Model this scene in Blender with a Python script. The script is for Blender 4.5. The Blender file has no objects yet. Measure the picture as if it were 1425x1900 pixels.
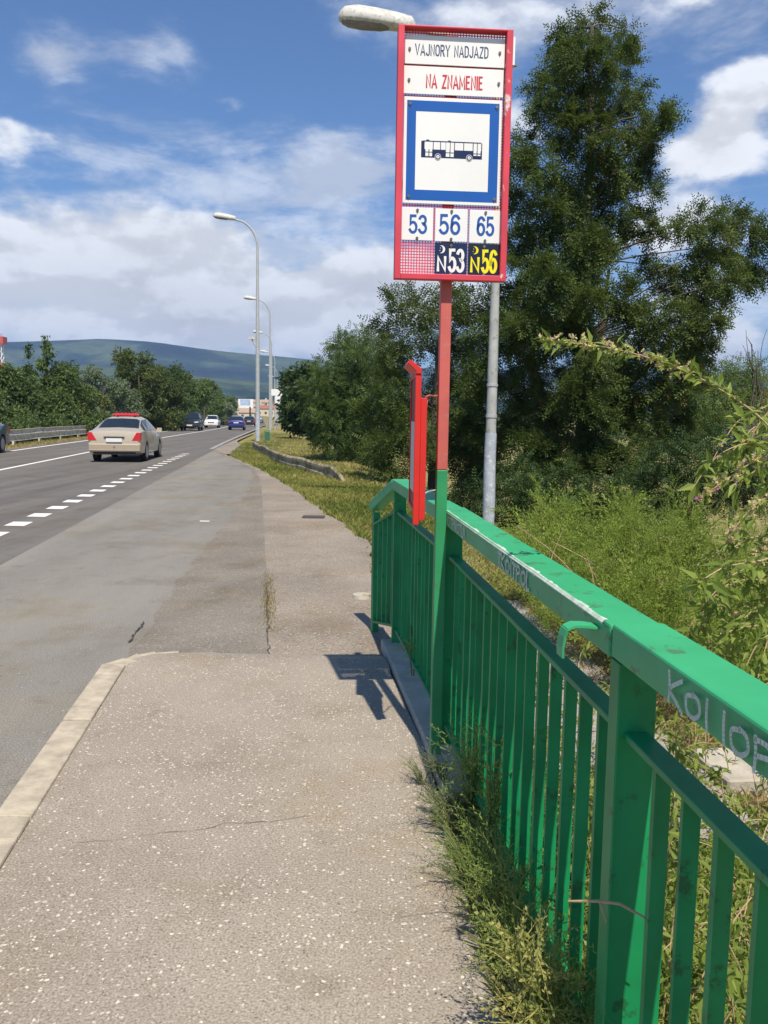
import bpy, bmesh, math, random
import numpy as np
from mathutils import Vector, Matrix

# ---------------------------------------------------------------- camera, sky, sun, exposure
scene = bpy.context.scene
COL = scene.collection
CAM_H = 1.5
F_PX = 1590.0
PITCH = math.atan(180 / 1590.0)
ROLL = math.radians(0.9)
cam_d = bpy.data.cameras.new("camera")
cam = bpy.data.objects.new("camera", cam_d)
COL.objects.link(cam)
cam_d.sensor_fit = 'VERTICAL'
cam_d.sensor_height = 36.0
cam_d.lens = 36.0 * F_PX / 1900.0
cam_d.clip_start = 0.05
cam_d.clip_end = 20000
CAM_M = Matrix.Rotation(math.pi / 2 - PITCH, 3, 'X') @ Matrix.Rotation(ROLL, 3, 'Z')
cam.matrix_world = Matrix.Translation((0, 0, CAM_H)) @ CAM_M.to_4x4()
scene.camera = cam

SUN_AZ = math.atan2(0.215, -0.976)
SUN_EL = math.radians(58.7)
sun_dir = Vector((math.sin(SUN_AZ) * math.cos(SUN_EL), math.cos(SUN_AZ) * math.cos(SUN_EL), math.sin(SUN_EL)))
sun_d = bpy.data.lights.new("sun", 'SUN')
sun_d.energy = 4.9
sun_d.angle = math.radians(0.5)
sun_d.color = (1.0, 0.905, 0.765)
sun = bpy.data.objects.new("sun", sun_d)
COL.objects.link(sun)
sun.rotation_euler = (-sun_dir).to_track_quat('-Z', 'Y').to_euler()
sun.location = (4, -10, 20)

scene.view_settings.view_transform = 'Standard'
scene.view_settings.look = 'None'
scene.view_settings.exposure = 0.35
scene.view_settings.gamma = 1.0
scene.cycles.max_bounces = 6
scene.cycles.transparent_max_bounces = 6
scene.cycles.volume_bounces = 0

world = bpy.data.worlds.new("World")
scene.world = world
world.use_nodes = True


def build_sky():
    nt = world.node_tree
    N, L = nt.nodes, nt.links
    for n in list(N):
        N.remove(n)

    def node(t, **kw):
        n = N.new(t)
        for k, v in kw.items():
            setattr(n, k, v)
        return n

    def math_(op, a, b=None, c=None, clamp=False):
        n = node('ShaderNodeMath', operation=op, use_clamp=clamp)
        for i, x in enumerate((a, b, c)):
            if x is None:
                continue
            if isinstance(x, (int, float)):
                n.inputs[i].default_value = x
            else:
                L.new(x, n.inputs[i])
        return n.outputs[0]

    out = node('ShaderNodeOutputWorld')
    bg = node('ShaderNodeBackground')
    bg.inputs[1].default_value = 0.08
    L.new(bg.outputs[0], out.inputs[0])
    sky = node('ShaderNodeTexSky', sky_type='NISHITA', sun_disc=False)
    sky.sun_elevation = SUN_EL
    sky.sun_rotation = SUN_AZ
    sky.air_density = 1.0
    sky.dust_density = 0.6
    sky.ozone_density = 2.5
    tc = node('ShaderNodeTexCoord')
    sep = node('ShaderNodeSeparateXYZ')
    L.new(tc.outputs['Generated'], sep.inputs[0])
    x, y, z = sep.outputs
    az = math_('ARCTAN2', x, y)
    el = math_('ARCSINE', math_('MINIMUM', math_('MAXIMUM', z, -0.999), 0.999))
    # cloud plane coordinates: a flat layer seen in perspective
    den = math_('ADD', math_('MAXIMUM', z, 0.0), 0.10)
    cx = math_('DIVIDE', x, den)
    cy = math_('DIVIDE', y, den)
    comb = node('ShaderNodeCombineXYZ')
    L.new(cx, comb.inputs[0]); L.new(cy, comb.inputs[1])
    # detail coordinates: direction itself (puffs keep their shape near the horizon)
    comb2 = node('ShaderNodeCombineXYZ')
    L.new(az, comb2.inputs[0]); L.new(math_('MULTIPLY', el, 1.7), comb2.inputs[1])

    def noise(vec, scale, detail, rough, off=(0, 0, 0), dist=0.0):
        mp = node('ShaderNodeMapping')
        mp.inputs['Location'].default_value = off
        L.new(vec, mp.inputs[0])
        n = node('ShaderNodeTexNoise')
        n.inputs['Scale'].default_value = scale
        n.inputs['Detail'].default_value = detail
        n.inputs['Roughness'].default_value = rough
        n.inputs['Distortion'].default_value = dist
        L.new(mp.outputs[0], n.inputs['Vector'])
        return n.outputs[0]

    n_big = noise(comb2.outputs[0], 6.5, 12, 0.56, (3.1, 1.7, 0), 0.1)
    n_up = noise(comb2.outputs[0], 6.5, 12, 0.56, (3.1, 1.7 + 0.035, 0), 0.1)
    n_lay = noise(comb.outputs[0], 1.3, 9, 0.6, (0.3, 4.0, 0), 0.4)
    n_wisp = noise(comb.outputs[0], 2.6, 8, 0.65, (7.3, 1.0, 0), 0.25)

    def pixel_dir(u, v):
        d = CAM_M @ Vector(((u - 712.5) / F_PX, -(v - 950) / F_PX, -1.0))
        d.normalize()
        return math.atan2(d.x, d.y), math.asin(d.z)

    def blobs(lst):
        tot = None
        for (u, v, ru, rv, w) in lst:
            a, e = pixel_dir(u, v)
            dx = math_('DIVIDE', math_('SUBTRACT', az, a), ru / F_PX)
            dy = math_('DIVIDE', math_('SUBTRACT', el, e), rv / F_PX)
            r2 = math_('ADD', math_('MULTIPLY', dx, dx), math_('MULTIPLY', dy, dy))
            g = math_('MULTIPLY', math_('EXPONENT', math_('MULTIPLY', r2, -1.0)), w)
            tot = g if tot is None else math_('ADD', tot, g)
        return tot

    thick = blobs([(330, 110, 260, 90, -0.10), (560, 150, 160, 120, -0.12), (330, 480, 330, 100, 0.31), (60, 400, 260, 70, 0.19), (60, 560, 330, 95, 0.25), (520, 590, 260, 90, 0.38),
                   (690, 520, 110, 70, 0.36), (1385, 190, 110, 70, 0.41), (1300, 285, 95, 42, 0.45), (1410, 110, 60, 50, 0.25),
                   (970, 230, 70, 50, 0.35), (1230, 420, 110, 60, 0.4), (1100, 540, 300, 60, 0.22),
                   (40, 245, 140, 38, 0.34), (435, 195, 50, 48, 0.33), (205, 180, 44, 26, 0.22), (480, 130, 28, 26, 0.2),
                   (1150, 0, 330, 45, 0.30), (880, 30, 180, 50, 0.10), (1350, 640, 200, 60, 0.25), (700, 640, 700, 60, 0.14)])
    wisp = blobs([(250, 110, 300, 90, -0.12), (100, 110, 60, 60, 0.22), (290, 110, 70, 40, 0.20), (330, 310, 330, 80, 0.20), (640, 290, 140, 60, 0.22), (620, 400, 200, 60, 0.16),
                  (60, 70, 160, 60, 0.16), (1330, 420, 200, 110, 0.16), (1350, 600, 200, 120, 0.22), (300, 560, 500, 140, 0.34),
                  (900, 40, 300, 60, 0.15), (1150, 20, 300, 60, 0.22)])

    def smooth(x, lo, hi):
        n = node('ShaderNodeMapRange', interpolation_type='SMOOTHERSTEP')
        n.inputs[1].default_value = lo; n.inputs[2].default_value = hi
        L.new(x, n.inputs[0])
        return n.outputs[0]

    d1 = math_('ADD', math_('MULTIPLY', math_('SUBTRACT', n_big, 0.5), 1.15), thick)
    d1 = math_('ADD', d1, math_('MULTIPLY', math_('SUBTRACT', n_lay, 0.5), 0.35))
    m1 = smooth(d1, 0.17, 0.42)
    d2 = math_('ADD', math_('MULTIPLY', math_('SUBTRACT', n_wisp, 0.5), 1.0), wisp)
    m2 = math_('MULTIPLY', smooth(d2, 0.02, 0.42), 0.62)
    mask = math_('SUBTRACT', 1.0, math_('MULTIPLY', math_('SUBTRACT', 1.0, m1), math_('SUBTRACT', 1.0, m2)))
    # lit tops and grey bases of the clouds: density seen a little higher up
    lit = smooth(math_('SUBTRACT', n_big, n_up), -0.07, 0.09)
    depth = smooth(d1, 0.30, 0.85)
    br = math_('SUBTRACT', math_('ADD', 0.84, math_('MULTIPLY', lit, 0.26)), math_('MULTIPLY', depth, 0.14))
    ccol = node('ShaderNodeMix', data_type='RGBA', blend_type='MULTIPLY')
    ccol.inputs[0].default_value = 1.0
    ccol.inputs[6].default_value = (8.9, 9.2, 9.7, 1)
    L.new(br, ccol.inputs[7])
    skyc = node('ShaderNodeMix', data_type='RGBA', blend_type='MULTIPLY')
    skyc.inputs[0].default_value = 1.0
    L.new(sky.outputs[0], skyc.inputs[6])
    skyc.inputs[7].default_value = (0.74, 0.98, 1.25, 1)
    mix = node('ShaderNodeMix', data_type='RGBA')
    L.new(mask, mix.inputs[0])
    L.new(skyc.outputs[2], mix.inputs[6])
    L.new(ccol.outputs[2], mix.inputs[7])
    L.new(mix.outputs[2], bg.inputs[0])


build_sky()

# ---------------------------------------------------------------- helpers
rng = np.random.default_rng(11)
random.seed(5)


def ray(u, v):
    return CAM_M @ Vector(((u - 712.5) / F_PX, -(v - 950) / F_PX, -1.0))


def gp(u, v, z=0.0):
    d = ray(u, v)
    t = (z - CAM_H) / d.z
    return Vector((d.x * t, d.y * t, z))


def dp(u, v, y):
    d = ray(u, v)
    t = y / d.y
    return Vector((d.x * t, y, CAM_H + d.z * t))


def sx(s, y):
    """lateral road coordinate s -> world x (road runs towards (-.12, 1), bending slightly left far away)"""
    c = 6e-5 * max(0.0, y - 100) ** 2
    return s - 0.12 * y - c


def smoothstep(t):
    t = min(1.0, max(0.0, t))
    return t * t * (3 - 2 * t)


class MB:
    def __init__(s):
        s.v = []; s.f = []; s.m = []; s.mi = 0

    def add(s, vs, fs):
        b = len(s.v)
        s.v += [tuple(p) for p in vs]
        s.f += [tuple(b + i for i in f) for f in fs]
        s.m += [s.mi] * len(fs)
        return s

    def box(s, c, d, M=None):
        x, y, z = d[0] / 2, d[1] / 2, d[2] / 2
        vs = [Vector((a, b, e)) for a in (-x, x) for b in (-y, y) for e in (-z, z)]
        if M is not None:
            vs = [M @ p for p in vs]
        c = Vector(c)
        return s.add([p + c for p in vs], [(0, 1, 3, 2), (4, 6, 7, 5), (0, 4, 5, 1), (2, 3, 7, 6), (0, 2, 6, 4), (1, 5, 7, 3)])

    def b2(s, x0, x1, y0, y1, z0, z1):
        return s.box(((x0 + x1) / 2, (y0 + y1) / 2, (z0 + z1) / 2), (abs(x1 - x0), abs(y1 - y0), abs(z1 - z0)))

    def bar(s, p, q, w, h, up=(0, 0, 1)):
        """box beam from p to q, width w sideways, height h along up"""
        p, q = Vector(p), Vector(q)
        d = (q - p).normalized()
        side = d.cross(Vector(up)).normalized()
        u2 = side.cross(d).normalized()
        vs = []
        for e in (p, q):
            for a, b in ((-1, -1), (1, -1), (1, 1), (-1, 1)):
                vs.append(e + side * a * w / 2 + u2 * b * h / 2)
        return s.add(vs, [(3, 2, 1, 0), (4, 5, 6, 7), (0, 1, 5, 4), (1, 2, 6, 5), (2, 3, 7, 6), (3, 0, 4, 7)])

    def tube(s, pts, rad, n=8, cap=True, sq=1.0):
        pts = [Vector(p) for p in pts]
        if not hasattr(rad, '__len__'):
            rad = [rad] * len(pts)
        vs, fs = [], []
        ref = None
        for i, p in enumerate(pts):
            d = (pts[min(i + 1, len(pts) - 1)] - pts[max(i - 1, 0)]).normalized()
            if ref is None:
                ref = Vector((0, 0, 1)) if abs(d.z) < .9 else Vector((1, 0, 0))
            a = d.cross(ref).normalized()
            b = a.cross(d).normalized()
            ref = b
            for k in range(n):
                t = 2 * math.pi * (k + .5) / n
                vs.append(p + (a * math.cos(t) + b * math.sin(t) * sq) * rad[i])
        for i in range(len(pts) - 1):
            for k in range(n):
                k2 = (k + 1) % n
                fs.append((i * n + k, i * n + k2, (i + 1) * n + k2, (i + 1) * n + k))
        if cap:
            fs.append(tuple(range(n))[::-1])
            fs.append(tuple((len(pts) - 1) * n + k for k in range(n)))
        return s.add(vs, fs)

    def prism(s, poly, o, ax, ay, ext):
        """polygon in the plane (ax, ay) at o, extruded by vector ext"""
        o, ax, ay, ext = map(Vector, (o, ax, ay, ext))
        n = len(poly)
        vs = [o + ax * a + ay * b for a, b in poly] + [o + ax * a + ay * b + ext for a, b in poly]
        fs = [tuple(range(n))[::-1], tuple(range(n, 2 * n))] + [(i, (i + 1) % n, n + (i + 1) % n, n + i) for i in range(n)]
        return s.add(vs, fs)

    def disc(s, c, axis, r, t, n=14):
        c, axis = Vector(c), Vector(axis).normalized()
        return s.tube([c, c + axis * t], r, n)

    def build(s, name, mat, parent=None, smooth=False, world=False, sharp=35, recalc=True):
        me = bpy.data.meshes.new(name)
        vs = s.v
        if world and parent is not None:
            l = parent.location
            vs = [(p[0] - l.x, p[1] - l.y, p[2] - l.z) for p in vs]
        me.from_pydata(vs, [], s.f)
        mats = mat if isinstance(mat, (list, tuple)) else [mat]
        for m in mats:
            me.materials.append(m)
        if len(mats) > 1:
            me.polygons.foreach_set('material_index', s.m)
        if recalc:
            bm = bmesh.new(); bm.from_mesh(me)
            bmesh.ops.recalc_face_normals(bm, faces=bm.faces)
            bm.to_mesh(me); bm.free()
        if smooth:
            me.polygons.foreach_set('use_smooth', [True] * len(me.polygons))
            me.set_sharp_from_angle(angle=math.radians(sharp))
        me.update()
        o = bpy.data.objects.new(name, me)
        COL.objects.link(o)
        if parent is not None:
            o.parent = parent
        return o


def bevel(o, w, seg=2, angle=30):
    bm = bmesh.new(); bm.from_mesh(o.data)
    es = [e for e in bm.edges if len(e.link_faces) == 2 and e.calc_face_angle(0) > math.radians(angle)]
    bmesh.ops.bevel(bm, geom=es, offset=w, segments=seg, profile=.5, affect='EDGES', clamp_overlap=True)
    bm.to_mesh(o.data); bm.free()
    o.data.polygons.foreach_set('use_smooth', [True] * len(o.data.polygons))
    o.data.set_sharp_from_angle(angle=math.radians(12))
    return o


def tag(o, label=None, cat=None, group=None, kind=None):
    if label: o['label'] = label
    if cat: o['category'] = cat
    if group: o['group'] = group
    if kind: o['kind'] = kind
    return o


def thing(name, label, cat, loc=(0, 0, 0), rz=0.0, group=None):
    o = bpy.data.objects.new(name, None)
    COL.objects.link(o)
    o.location = loc
    o.rotation_euler = (0, 0, rz)
    o.empty_display_size = .2
    return tag(o, label, cat, group)


def copy_tree(o, parent=None):
    c = o.copy(); COL.objects.link(c)
    c.parent = parent
    for ch in [x for x in bpy.data.objects if x.parent == o]:
        copy_tree(ch, c)
    return c


def np_mesh(name, V, Fq, mat, tint=None, parent=None, smooth=False):
    """mesh from numpy arrays; Fq (M,k) faces all of the same size"""
    me = bpy.data.meshes.new(name)
    V = np.asarray(V, dtype=np.float32); Fq = np.asarray(Fq, dtype=np.int32)
    k = Fq.shape[1]
    me.vertices.add(len(V)); me.vertices.foreach_set('co', V.ravel())
    me.loops.add(Fq.size); me.loops.foreach_set('vertex_index', Fq.ravel())
    me.polygons.add(len(Fq))
    me.polygons.foreach_set('loop_start', np.arange(0, Fq.size, k, dtype=np.int32))
    me.polygons.foreach_set('loop_total', np.full(len(Fq), k, dtype=np.int32))
    if smooth:
        me.polygons.foreach_set('use_smooth', np.ones(len(Fq), dtype=bool))
    if tint is not None:
        a = me.attributes.new('tint', 'FLOAT', 'POINT')
        a.data.foreach_set('value', np.asarray(tint, dtype=np.float32))
    me.materials.append(mat)
    me.update(calc_edges=True)
    me.validate()
    o = bpy.data.objects.new(name, me)
    COL.objects.link(o)
    if parent is not None:
        o.parent = parent
    return o


# ---------------------------------------------------------------- materials
def nodes_of(name):
    m = bpy.data.materials.new(name)
    m.use_nodes = True
    nt = m.node_tree
    return m, nt, nt.nodes, nt.links, nt.nodes['Principled BSDF']


def ramp(N, stops):
    r = N.new('ShaderNodeValToRGB')
    cr = r.color_ramp
    while len(cr.elements) > 1:
        cr.elements.remove(cr.elements[-1])
    cr.elements[0].position, cr.elements[0].color = stops[0][0], (*stops[0][1], 1)
    for p, c in stops[1:]:
        e = cr.elements.new(p); e.color = (*c, 1)
    return r


def plain(name, col, rough=.5, metal=0.0, var=.12, scale=6.0, bump=0.0, bscale=40.0, spec=.5, coat=0.0, stretch=(1, 1, 1)):
    m, nt, N, L, b = nodes_of(name)
    tc = N.new('ShaderNodeTexCoord')
    mp = N.new('ShaderNodeMapping'); mp.inputs['Scale'].default_value = stretch
    L.new(tc.outputs['Object'], mp.inputs[0])
    n = N.new('ShaderNodeTexNoise'); n.inputs['Scale'].default_value = scale; n.inputs['Detail'].default_value = 6
    n.inputs['Roughness'].default_value = .65
    L.new(mp.outputs[0], n.inputs['Vector'])
    c0 = tuple(max(0, c * (1 - var)) for c in col); c1 = tuple(min(1, c * (1 + var)) for c in col)
    r = ramp(N, [(.3, c0), (.7, c1)])
    L.new(n.outputs[0], r.inputs[0]); L.new(r.outputs[0], b.inputs['Base Color'])
    b.inputs['Roughness'].default_value = rough
    b.inputs['Metallic'].default_value = metal
    b.inputs['Specular IOR Level'].default_value = spec
    b.inputs['Coat Weight'].default_value = coat
    if bump:
        n2 = N.new('ShaderNodeTexNoise'); n2.inputs['Scale'].default_value = bscale; n2.inputs['Detail'].default_value = 5
        L.new(mp.outputs[0], n2.inputs['Vector'])
        bp = N.new('ShaderNodeBump'); bp.inputs['Strength'].default_value = bump; bp.inputs['Distance'].default_value = .01
        L.new(n2.outputs[0], bp.inputs['Height']); L.new(bp.outputs[0], b.inputs['Normal'])
    return m


def worn(name, col, chip, amount=.62, scale=14, rough=.45, var=.15, spec=.4):
    """painted metal with worn or dirty patches"""
    m, nt, N, L, b = nodes_of(name)
    tc = N.new('ShaderNodeTexCoord')
    n = N.new('ShaderNodeTexNoise'); n.inputs['Scale'].default_value = 5; n.inputs['Detail'].default_value = 8
    L.new(tc.outputs['Object'], n.inputs['Vector'])
    r = ramp(N, [(.3, tuple(c * (1 - var) for c in col)), (.7, tuple(min(1, c * (1 + var)) for c in col))])
    L.new(n.outputs[0], r.inputs[0])
    n2 = N.new('ShaderNodeTexNoise'); n2.inputs['Scale'].default_value = scale; n2.inputs['Detail'].default_value = 10
    n2.inputs['Roughness'].default_value = .7
    L.new(tc.outputs['Object'], n2.inputs['Vector'])
    r2 = ramp(N, [(amount, (0, 0, 0)), (min(.99, amount + .05), (1, 1, 1))])
    L.new(n2.outputs[0], r2.inputs[0])
    mx = N.new('ShaderNodeMix'); mx.data_type = 'RGBA'
    L.new(r2.outputs[0], mx.inputs[0]); L.new(r.outputs[0], mx.inputs[6]); mx.inputs[7].default_value = (*chip, 1)
    L.new(mx.outputs[2], b.inputs['Base Color'])
    b.inputs['Roughness'].default_value = rough
    b.inputs['Specular IOR Level'].default_value = spec
    bp = N.new('ShaderNodeBump'); bp.inputs['Strength'].default_value = .15; bp.inputs['Distance'].default_value = .004
    L.new(n2.outputs[0], bp.inputs['Height']); L.new(bp.outputs[0], b.inputs['Normal'])
    return m


def leafmat(name, c0, c1, transl=.35, rough=.5, dead=None):
    m, nt, N, L, b = nodes_of(name)
    at = N.new('ShaderNodeAttribute'); at.attribute_name = 'tint'
    st = [(0.0, c0), (.75, c1)]
    if dead:
        st += [(.955, c1), (.97, dead)]
    r = ramp(N, st)
    L.new(at.outputs['Fac'], r.inputs[0])
    L.new(r.outputs[0], b.inputs['Base Color'])
    b.inputs['Roughness'].default_value = rough
    b.inputs['Specular IOR Level'].default_value = .22
    tr = N.new('ShaderNodeBsdfTranslucent')
    hs = N.new('ShaderNodeHueSaturation'); hs.inputs['Hue'].default_value = .485; hs.inputs['Value'].default_value = 1.5
    L.new(r.outputs[0], hs.inputs['Color']); L.new(hs.outputs[0], tr.inputs[0])
    mx = N.new('ShaderNodeMixShader'); mx.inputs[0].default_value = transl
    L.new(b.outputs[0], mx.inputs[1]); L.new(tr.outputs[0], mx.inputs[2])
    L.new(mx.outputs[0], N['Material Output'].inputs[0])
    return m


def asphalt(name, c0, c1, chips=None, chip_scale=70, chip_keep=.72, chip_size=.28, along=(1, 1, 1), patch=.5, bump=.18, grain=160,
            chip_region=None, cracks=False, stain=False):
    """mineral surface: broad patches, fine grain and (optionally) pale stone chips"""
    m, nt, N, L, b = nodes_of(name)
    tc = N.new('ShaderNodeTexCoord')
    mp = N.new('ShaderNodeMapping'); mp.inputs['Scale'].default_value = along
    mp.inputs['Rotation'].default_value = (0, 0, -0.12)
    L.new(tc.outputs['Object'], mp.inputs[0])
    n = N.new('ShaderNodeTexNoise'); n.inputs['Scale'].default_value = patch; n.inputs['Detail'].default_value = 7
    n.inputs['Roughness'].default_value = .62
    L.new(mp.outputs[0], n.inputs['Vector'])
    r = ramp(N, [(.32, c0), (.68, c1)])
    L.new(n.outputs[0], r.inputs[0])
    g = N.new('ShaderNodeTexNoise'); g.inputs['Scale'].default_value = grain; g.inputs['Detail'].default_value = 3
    L.new(tc.outputs['Object'], g.inputs['Vector'])
    gr = ramp(N, [(.3, (.62, .62, .62)), (.7, (1.32, 1.32, 1.32))])
    L.new(g.outputs[0], gr.inputs[0])
    mx = N.new('ShaderNodeMix'); mx.data_type = 'RGBA'; mx.blend_type = 'MULTIPLY'; mx.inputs[0].default_value = 1
    L.new(r.outputs[0], mx.inputs[6]); L.new(gr.outputs[0], mx.inputs[7])
    col = mx.outputs[2]
    if stain:
        for (sc_, lo, hi, tint) in ((1.1, .50, .64, (.84, .81, .77)), (3.2, .56, .66, (.86, .84, .80)), (9.0, .62, .70, (.88, .86, .83)), (.55, .52, .62, (1.08, 1.04, .95))):
            sn = N.new('ShaderNodeTexNoise'); sn.inputs['Scale'].default_value = sc_; sn.inputs['Detail'].default_value = 9
            sn.inputs['Roughness'].default_value = .7
            L.new(tc.outputs['Object'], sn.inputs['Vector'])
            sr = ramp(N, [(lo, (1, 1, 1)), (hi, tint)]); L.new(sn.outputs[0], sr.inputs[0])
            sm = N.new('ShaderNodeMix'); sm.data_type = 'RGBA'; sm.blend_type = 'MULTIPLY'; sm.inputs[0].default_value = 1
            L.new(col, sm.inputs[6]); L.new(sr.outputs[0], sm.inputs[7])
            col = sm.outputs[2]
    if chips:
        # dark pits first, then pale chips
        for (csc, keep, size, ccol) in chips:
            vo = N.new('ShaderNodeTexVoronoi'); vo.inputs['Scale'].default_value = csc
            dn = N.new('ShaderNodeTexNoise'); dn.inputs['Scale'].default_value = csc * 1.3; dn.inputs['Detail'].default_value = 2
            L.new(tc.outputs['Object'], dn.inputs['Vector'])
            dv = N.new('ShaderNodeVectorMath'); dv.operation = 'MULTIPLY_ADD'
            L.new(dn.outputs['Color'], dv.inputs[0]); dv.inputs[1].default_value = (.9 / csc,) * 3; L.new(tc.outputs['Object'], dv.inputs[2])
            L.new(dv.outputs[0], vo.inputs['Vector'])
            sp = N.new('ShaderNodeSeparateColor'); L.new(vo.outputs['Color'], sp.inputs[0])
            # size varies from chip to chip
            sz = N.new('ShaderNodeMath'); sz.operation = 'MULTIPLY_ADD'
            L.new(sp.outputs[1], sz.inputs[0]); sz.inputs[1].default_value = size; sz.inputs[2].default_value = size * .35
            lt = N.new('ShaderNodeMath'); lt.operation = 'LESS_THAN'
            L.new(vo.outputs['Distance'], lt.inputs[0]); L.new(sz.outputs[0], lt.inputs[1])
            # chips come in drifts
            pn = N.new('ShaderNodeTexNoise'); pn.inputs['Scale'].default_value = 1.6; pn.inputs['Detail'].default_value = 4
            L.new(tc.outputs['Object'], pn.inputs['Vector'])
            th = N.new('ShaderNodeMath'); th.operation = 'MULTIPLY_ADD'
            L.new(pn.outputs[0], th.inputs[0]); th.inputs[1].default_value = -.5; th.inputs[2].default_value = keep + .25
            gt = N.new('ShaderNodeMath'); gt.operation = 'GREATER_THAN'
            L.new(sp.outputs[0], gt.inputs[0]); L.new(th.outputs[0], gt.inputs[1])
            ml = N.new('ShaderNodeMath'); ml.operation = 'MULTIPLY'
            L.new(lt.outputs[0], ml.inputs[0]); L.new(gt.outputs[0], ml.inputs[1])
            m2 = N.new('ShaderNodeMix'); m2.data_type = 'RGBA'
            L.new(ml.outputs[0], m2.inputs[0]); L.new(col, m2.inputs[6]); m2.inputs[7].default_value = (*ccol, 1)
            col = m2.outputs[2]
    L.new(col, b.inputs['Base Color'])
    b.inputs['Roughness'].default_value = .88
    b.inputs['Specular IOR Level'].default_value = .3
    bp = N.new('ShaderNodeBump'); bp.inputs['Strength'].default_value = bump; bp.inputs['Distance'].default_value = .006
    L.new(g.outputs[0], bp.inputs['Height']); L.new(bp.outputs[0], b.inputs['Normal'])
    return m


M = {}
M['road'] = asphalt('road_asphalt', (.112, .104, .094), (.172, .162, .147), along=(1, .035, 1), patch=1.7, stain=True, grain=90)
M['bay'] = asphalt('bay_asphalt', (.188, .178, .156), (.255, .242, .212), along=(1, .18, 1), patch=1.1, stain=True, grain=110,
                   chips=[(45, .93, .22, (.36, .35, .33))])
M['patch'] = asphalt('patch_asphalt', (.178, .160, .132), (.240, .216, .178), patch=1.1, stain=True, grain=90,
                     chips=[(60, .86, .3, (.42, .39, .34)), (70, .85, .3, (.09, .085, .075))])
M['path'] = asphalt('path_asphalt', (.212, .182, .146), (.305, .264, .212), patch=.7, stain=True, grain=70,
                    chips=[(60, .82, .3, (.5, .46, .4)), (70, .88, .3, (.15, .13, .11))])
M['walk'] = asphalt('sidewalk_asphalt', (.272, .236, .192), (.352, .307, .250), patch=.8, grain=130, stain=True,
                                          chips=[(95, .80, .30, (.17, .148, .122)), (120, .78, .34, (.40, .36, .30)), (64, .80, .28, (.50, .45, .375)), (75, .87, .32, (.62, .565, .47)), (34, .975, .22, (.54, .49, .40))])
M['kerb'] = plain('kerb_concrete', (.42, .365, .275), .9, var=.32, scale=9, bump=.4, bscale=120)
M['concrete'] = plain('concrete', (.42, .385, .315), .9, var=.25, scale=5, bump=.4, bscale=60)
M['grey_path'] = asphalt('lower_path_asphalt', (.27, .25, .225), (.34, .315, .285), patch=1.2, grain=80,
                         chips=[(60, .9, .3, (.45, .43, .39))])
M['mark'] = worn('road_paint', (.74, .73, .69), (.3, .29, .28), amount=.6, scale=9, rough=.7, var=.06)
M['red'] = worn('red_paint', (.62, .055, .085), (.66, .58, .55), amount=.72, scale=10, rough=.5)
M['red_peel'] = worn('peeling_red_paint', (.62, .055, .085), (.68, .62, .58), amount=.57, scale=12, rough=.5)
M['pole_red'] = worn('faded_red_paint', (.52, .115, .095), (.42, .2, .17), amount=.6, scale=30, rough=.55)
M['board_red'] = plain('bright_red_paint', (.60, .022, .014), .45, var=.08)
M['board_dark'] = plain('maroon_panel', (.16, .012, .02), .5, var=.15)
M['pole_green'] = worn('pole_green_paint', (.03, .26, .10), (.06, .2, .1), amount=.6, scale=20)
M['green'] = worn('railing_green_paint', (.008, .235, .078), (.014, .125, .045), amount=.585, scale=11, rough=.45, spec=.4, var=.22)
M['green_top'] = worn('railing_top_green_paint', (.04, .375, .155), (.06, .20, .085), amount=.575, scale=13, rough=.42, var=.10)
M['green_dull'] = plain('dull_green_mesh', (.05, .12, .08), .8, var=.3, scale=9)
M['white'] = plain('white_enamel', (.80, .80, .78), .35, var=.04, scale=3)
M['paper'] = plain('paper_sheet', (.6, .58, .54), .8, var=.1)
M['blue'] = plain('sign_blue', (.012, .10, .40), .35, var=.05)
M['navy'] = plain('navy_enamel', (.012, .022, .075), .35, var=.1)
M['blk'] = plain('dark_navy_enamel', (.008, .012, .03), .4, var=.1)
M['num_blue'] = plain('numeral_blue', (.02, .09, .36), .4, var=.05)
M['grey_blue'] = plain('lettering_grey_blue', (.045, .075, .16), .4, var=.05)
M['txt_red'] = plain('lettering_red', (.56, .035, .05), .4, var=.05)
M['yellow'] = plain('numeral_yellow', (.8, .72, .015), .4, var=.05)
M['bolt'] = plain('bolt_steel', (.16, .16, .14), .5, metal=.3, var=.3)
M['galv'] = plain('galvanised_steel', (.46, .47, .46), .5, metal=.25, var=.12, scale=8)
M['lamp_pole'] = worn('weathered_pole_paint', (.40, .41, .39), (.28, .28, .25), amount=.55, scale=9, rough=.6)
M['lamp_wrap'] = worn('torn_posters', (.38, .42, .46), (.62, .62, .6), amount=.55, scale=14, rough=.85)
M['lamp_head'] = worn('lamp_head_shell', (.55, .55, .51), (.42, .41, .37), amount=.52, scale=18, rough=.55)
M['lamp_glass'] = plain('lamp_cover', (.20, .20, .21), .25, var=.2, scale=10, spec=.6)
M['rail_moss'] = worn('mossy_guard_rail', (.40, .345, .24), (.22, .19, .11), amount=.48, scale=3, rough=.9, spec=.1)
M['rail_w'] = worn('weathered_guard_rail', (.60, .545, .44), (.38, .33, .25), amount=.52, scale=4, rough=.75)
M['tyre'] = plain('tyre_rubber', (.018, .018, .018), .85)
M['rim'] = plain('rim_alloy', (.35, .35, .36), .35, metal=.7)
M['glass'] = plain('car_glass', (.015, .022, .028), .08, var=.2, spec=.8)
M['champ'] = plain('champagne_paint', (.53, .455, .345), .32, metal=.2, var=.03, coat=.5)
M['champ_shaded'] = plain('shaded_bumper_champagne', (.40, .335, .245), .45, metal=.1, var=.04)  # darker beige bumper; shade below the sunlit tail is put into the colour
M['c_white'] = plain('white_car_paint', (.72, .72, .70), .3, var=.03, coat=.5)
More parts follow.
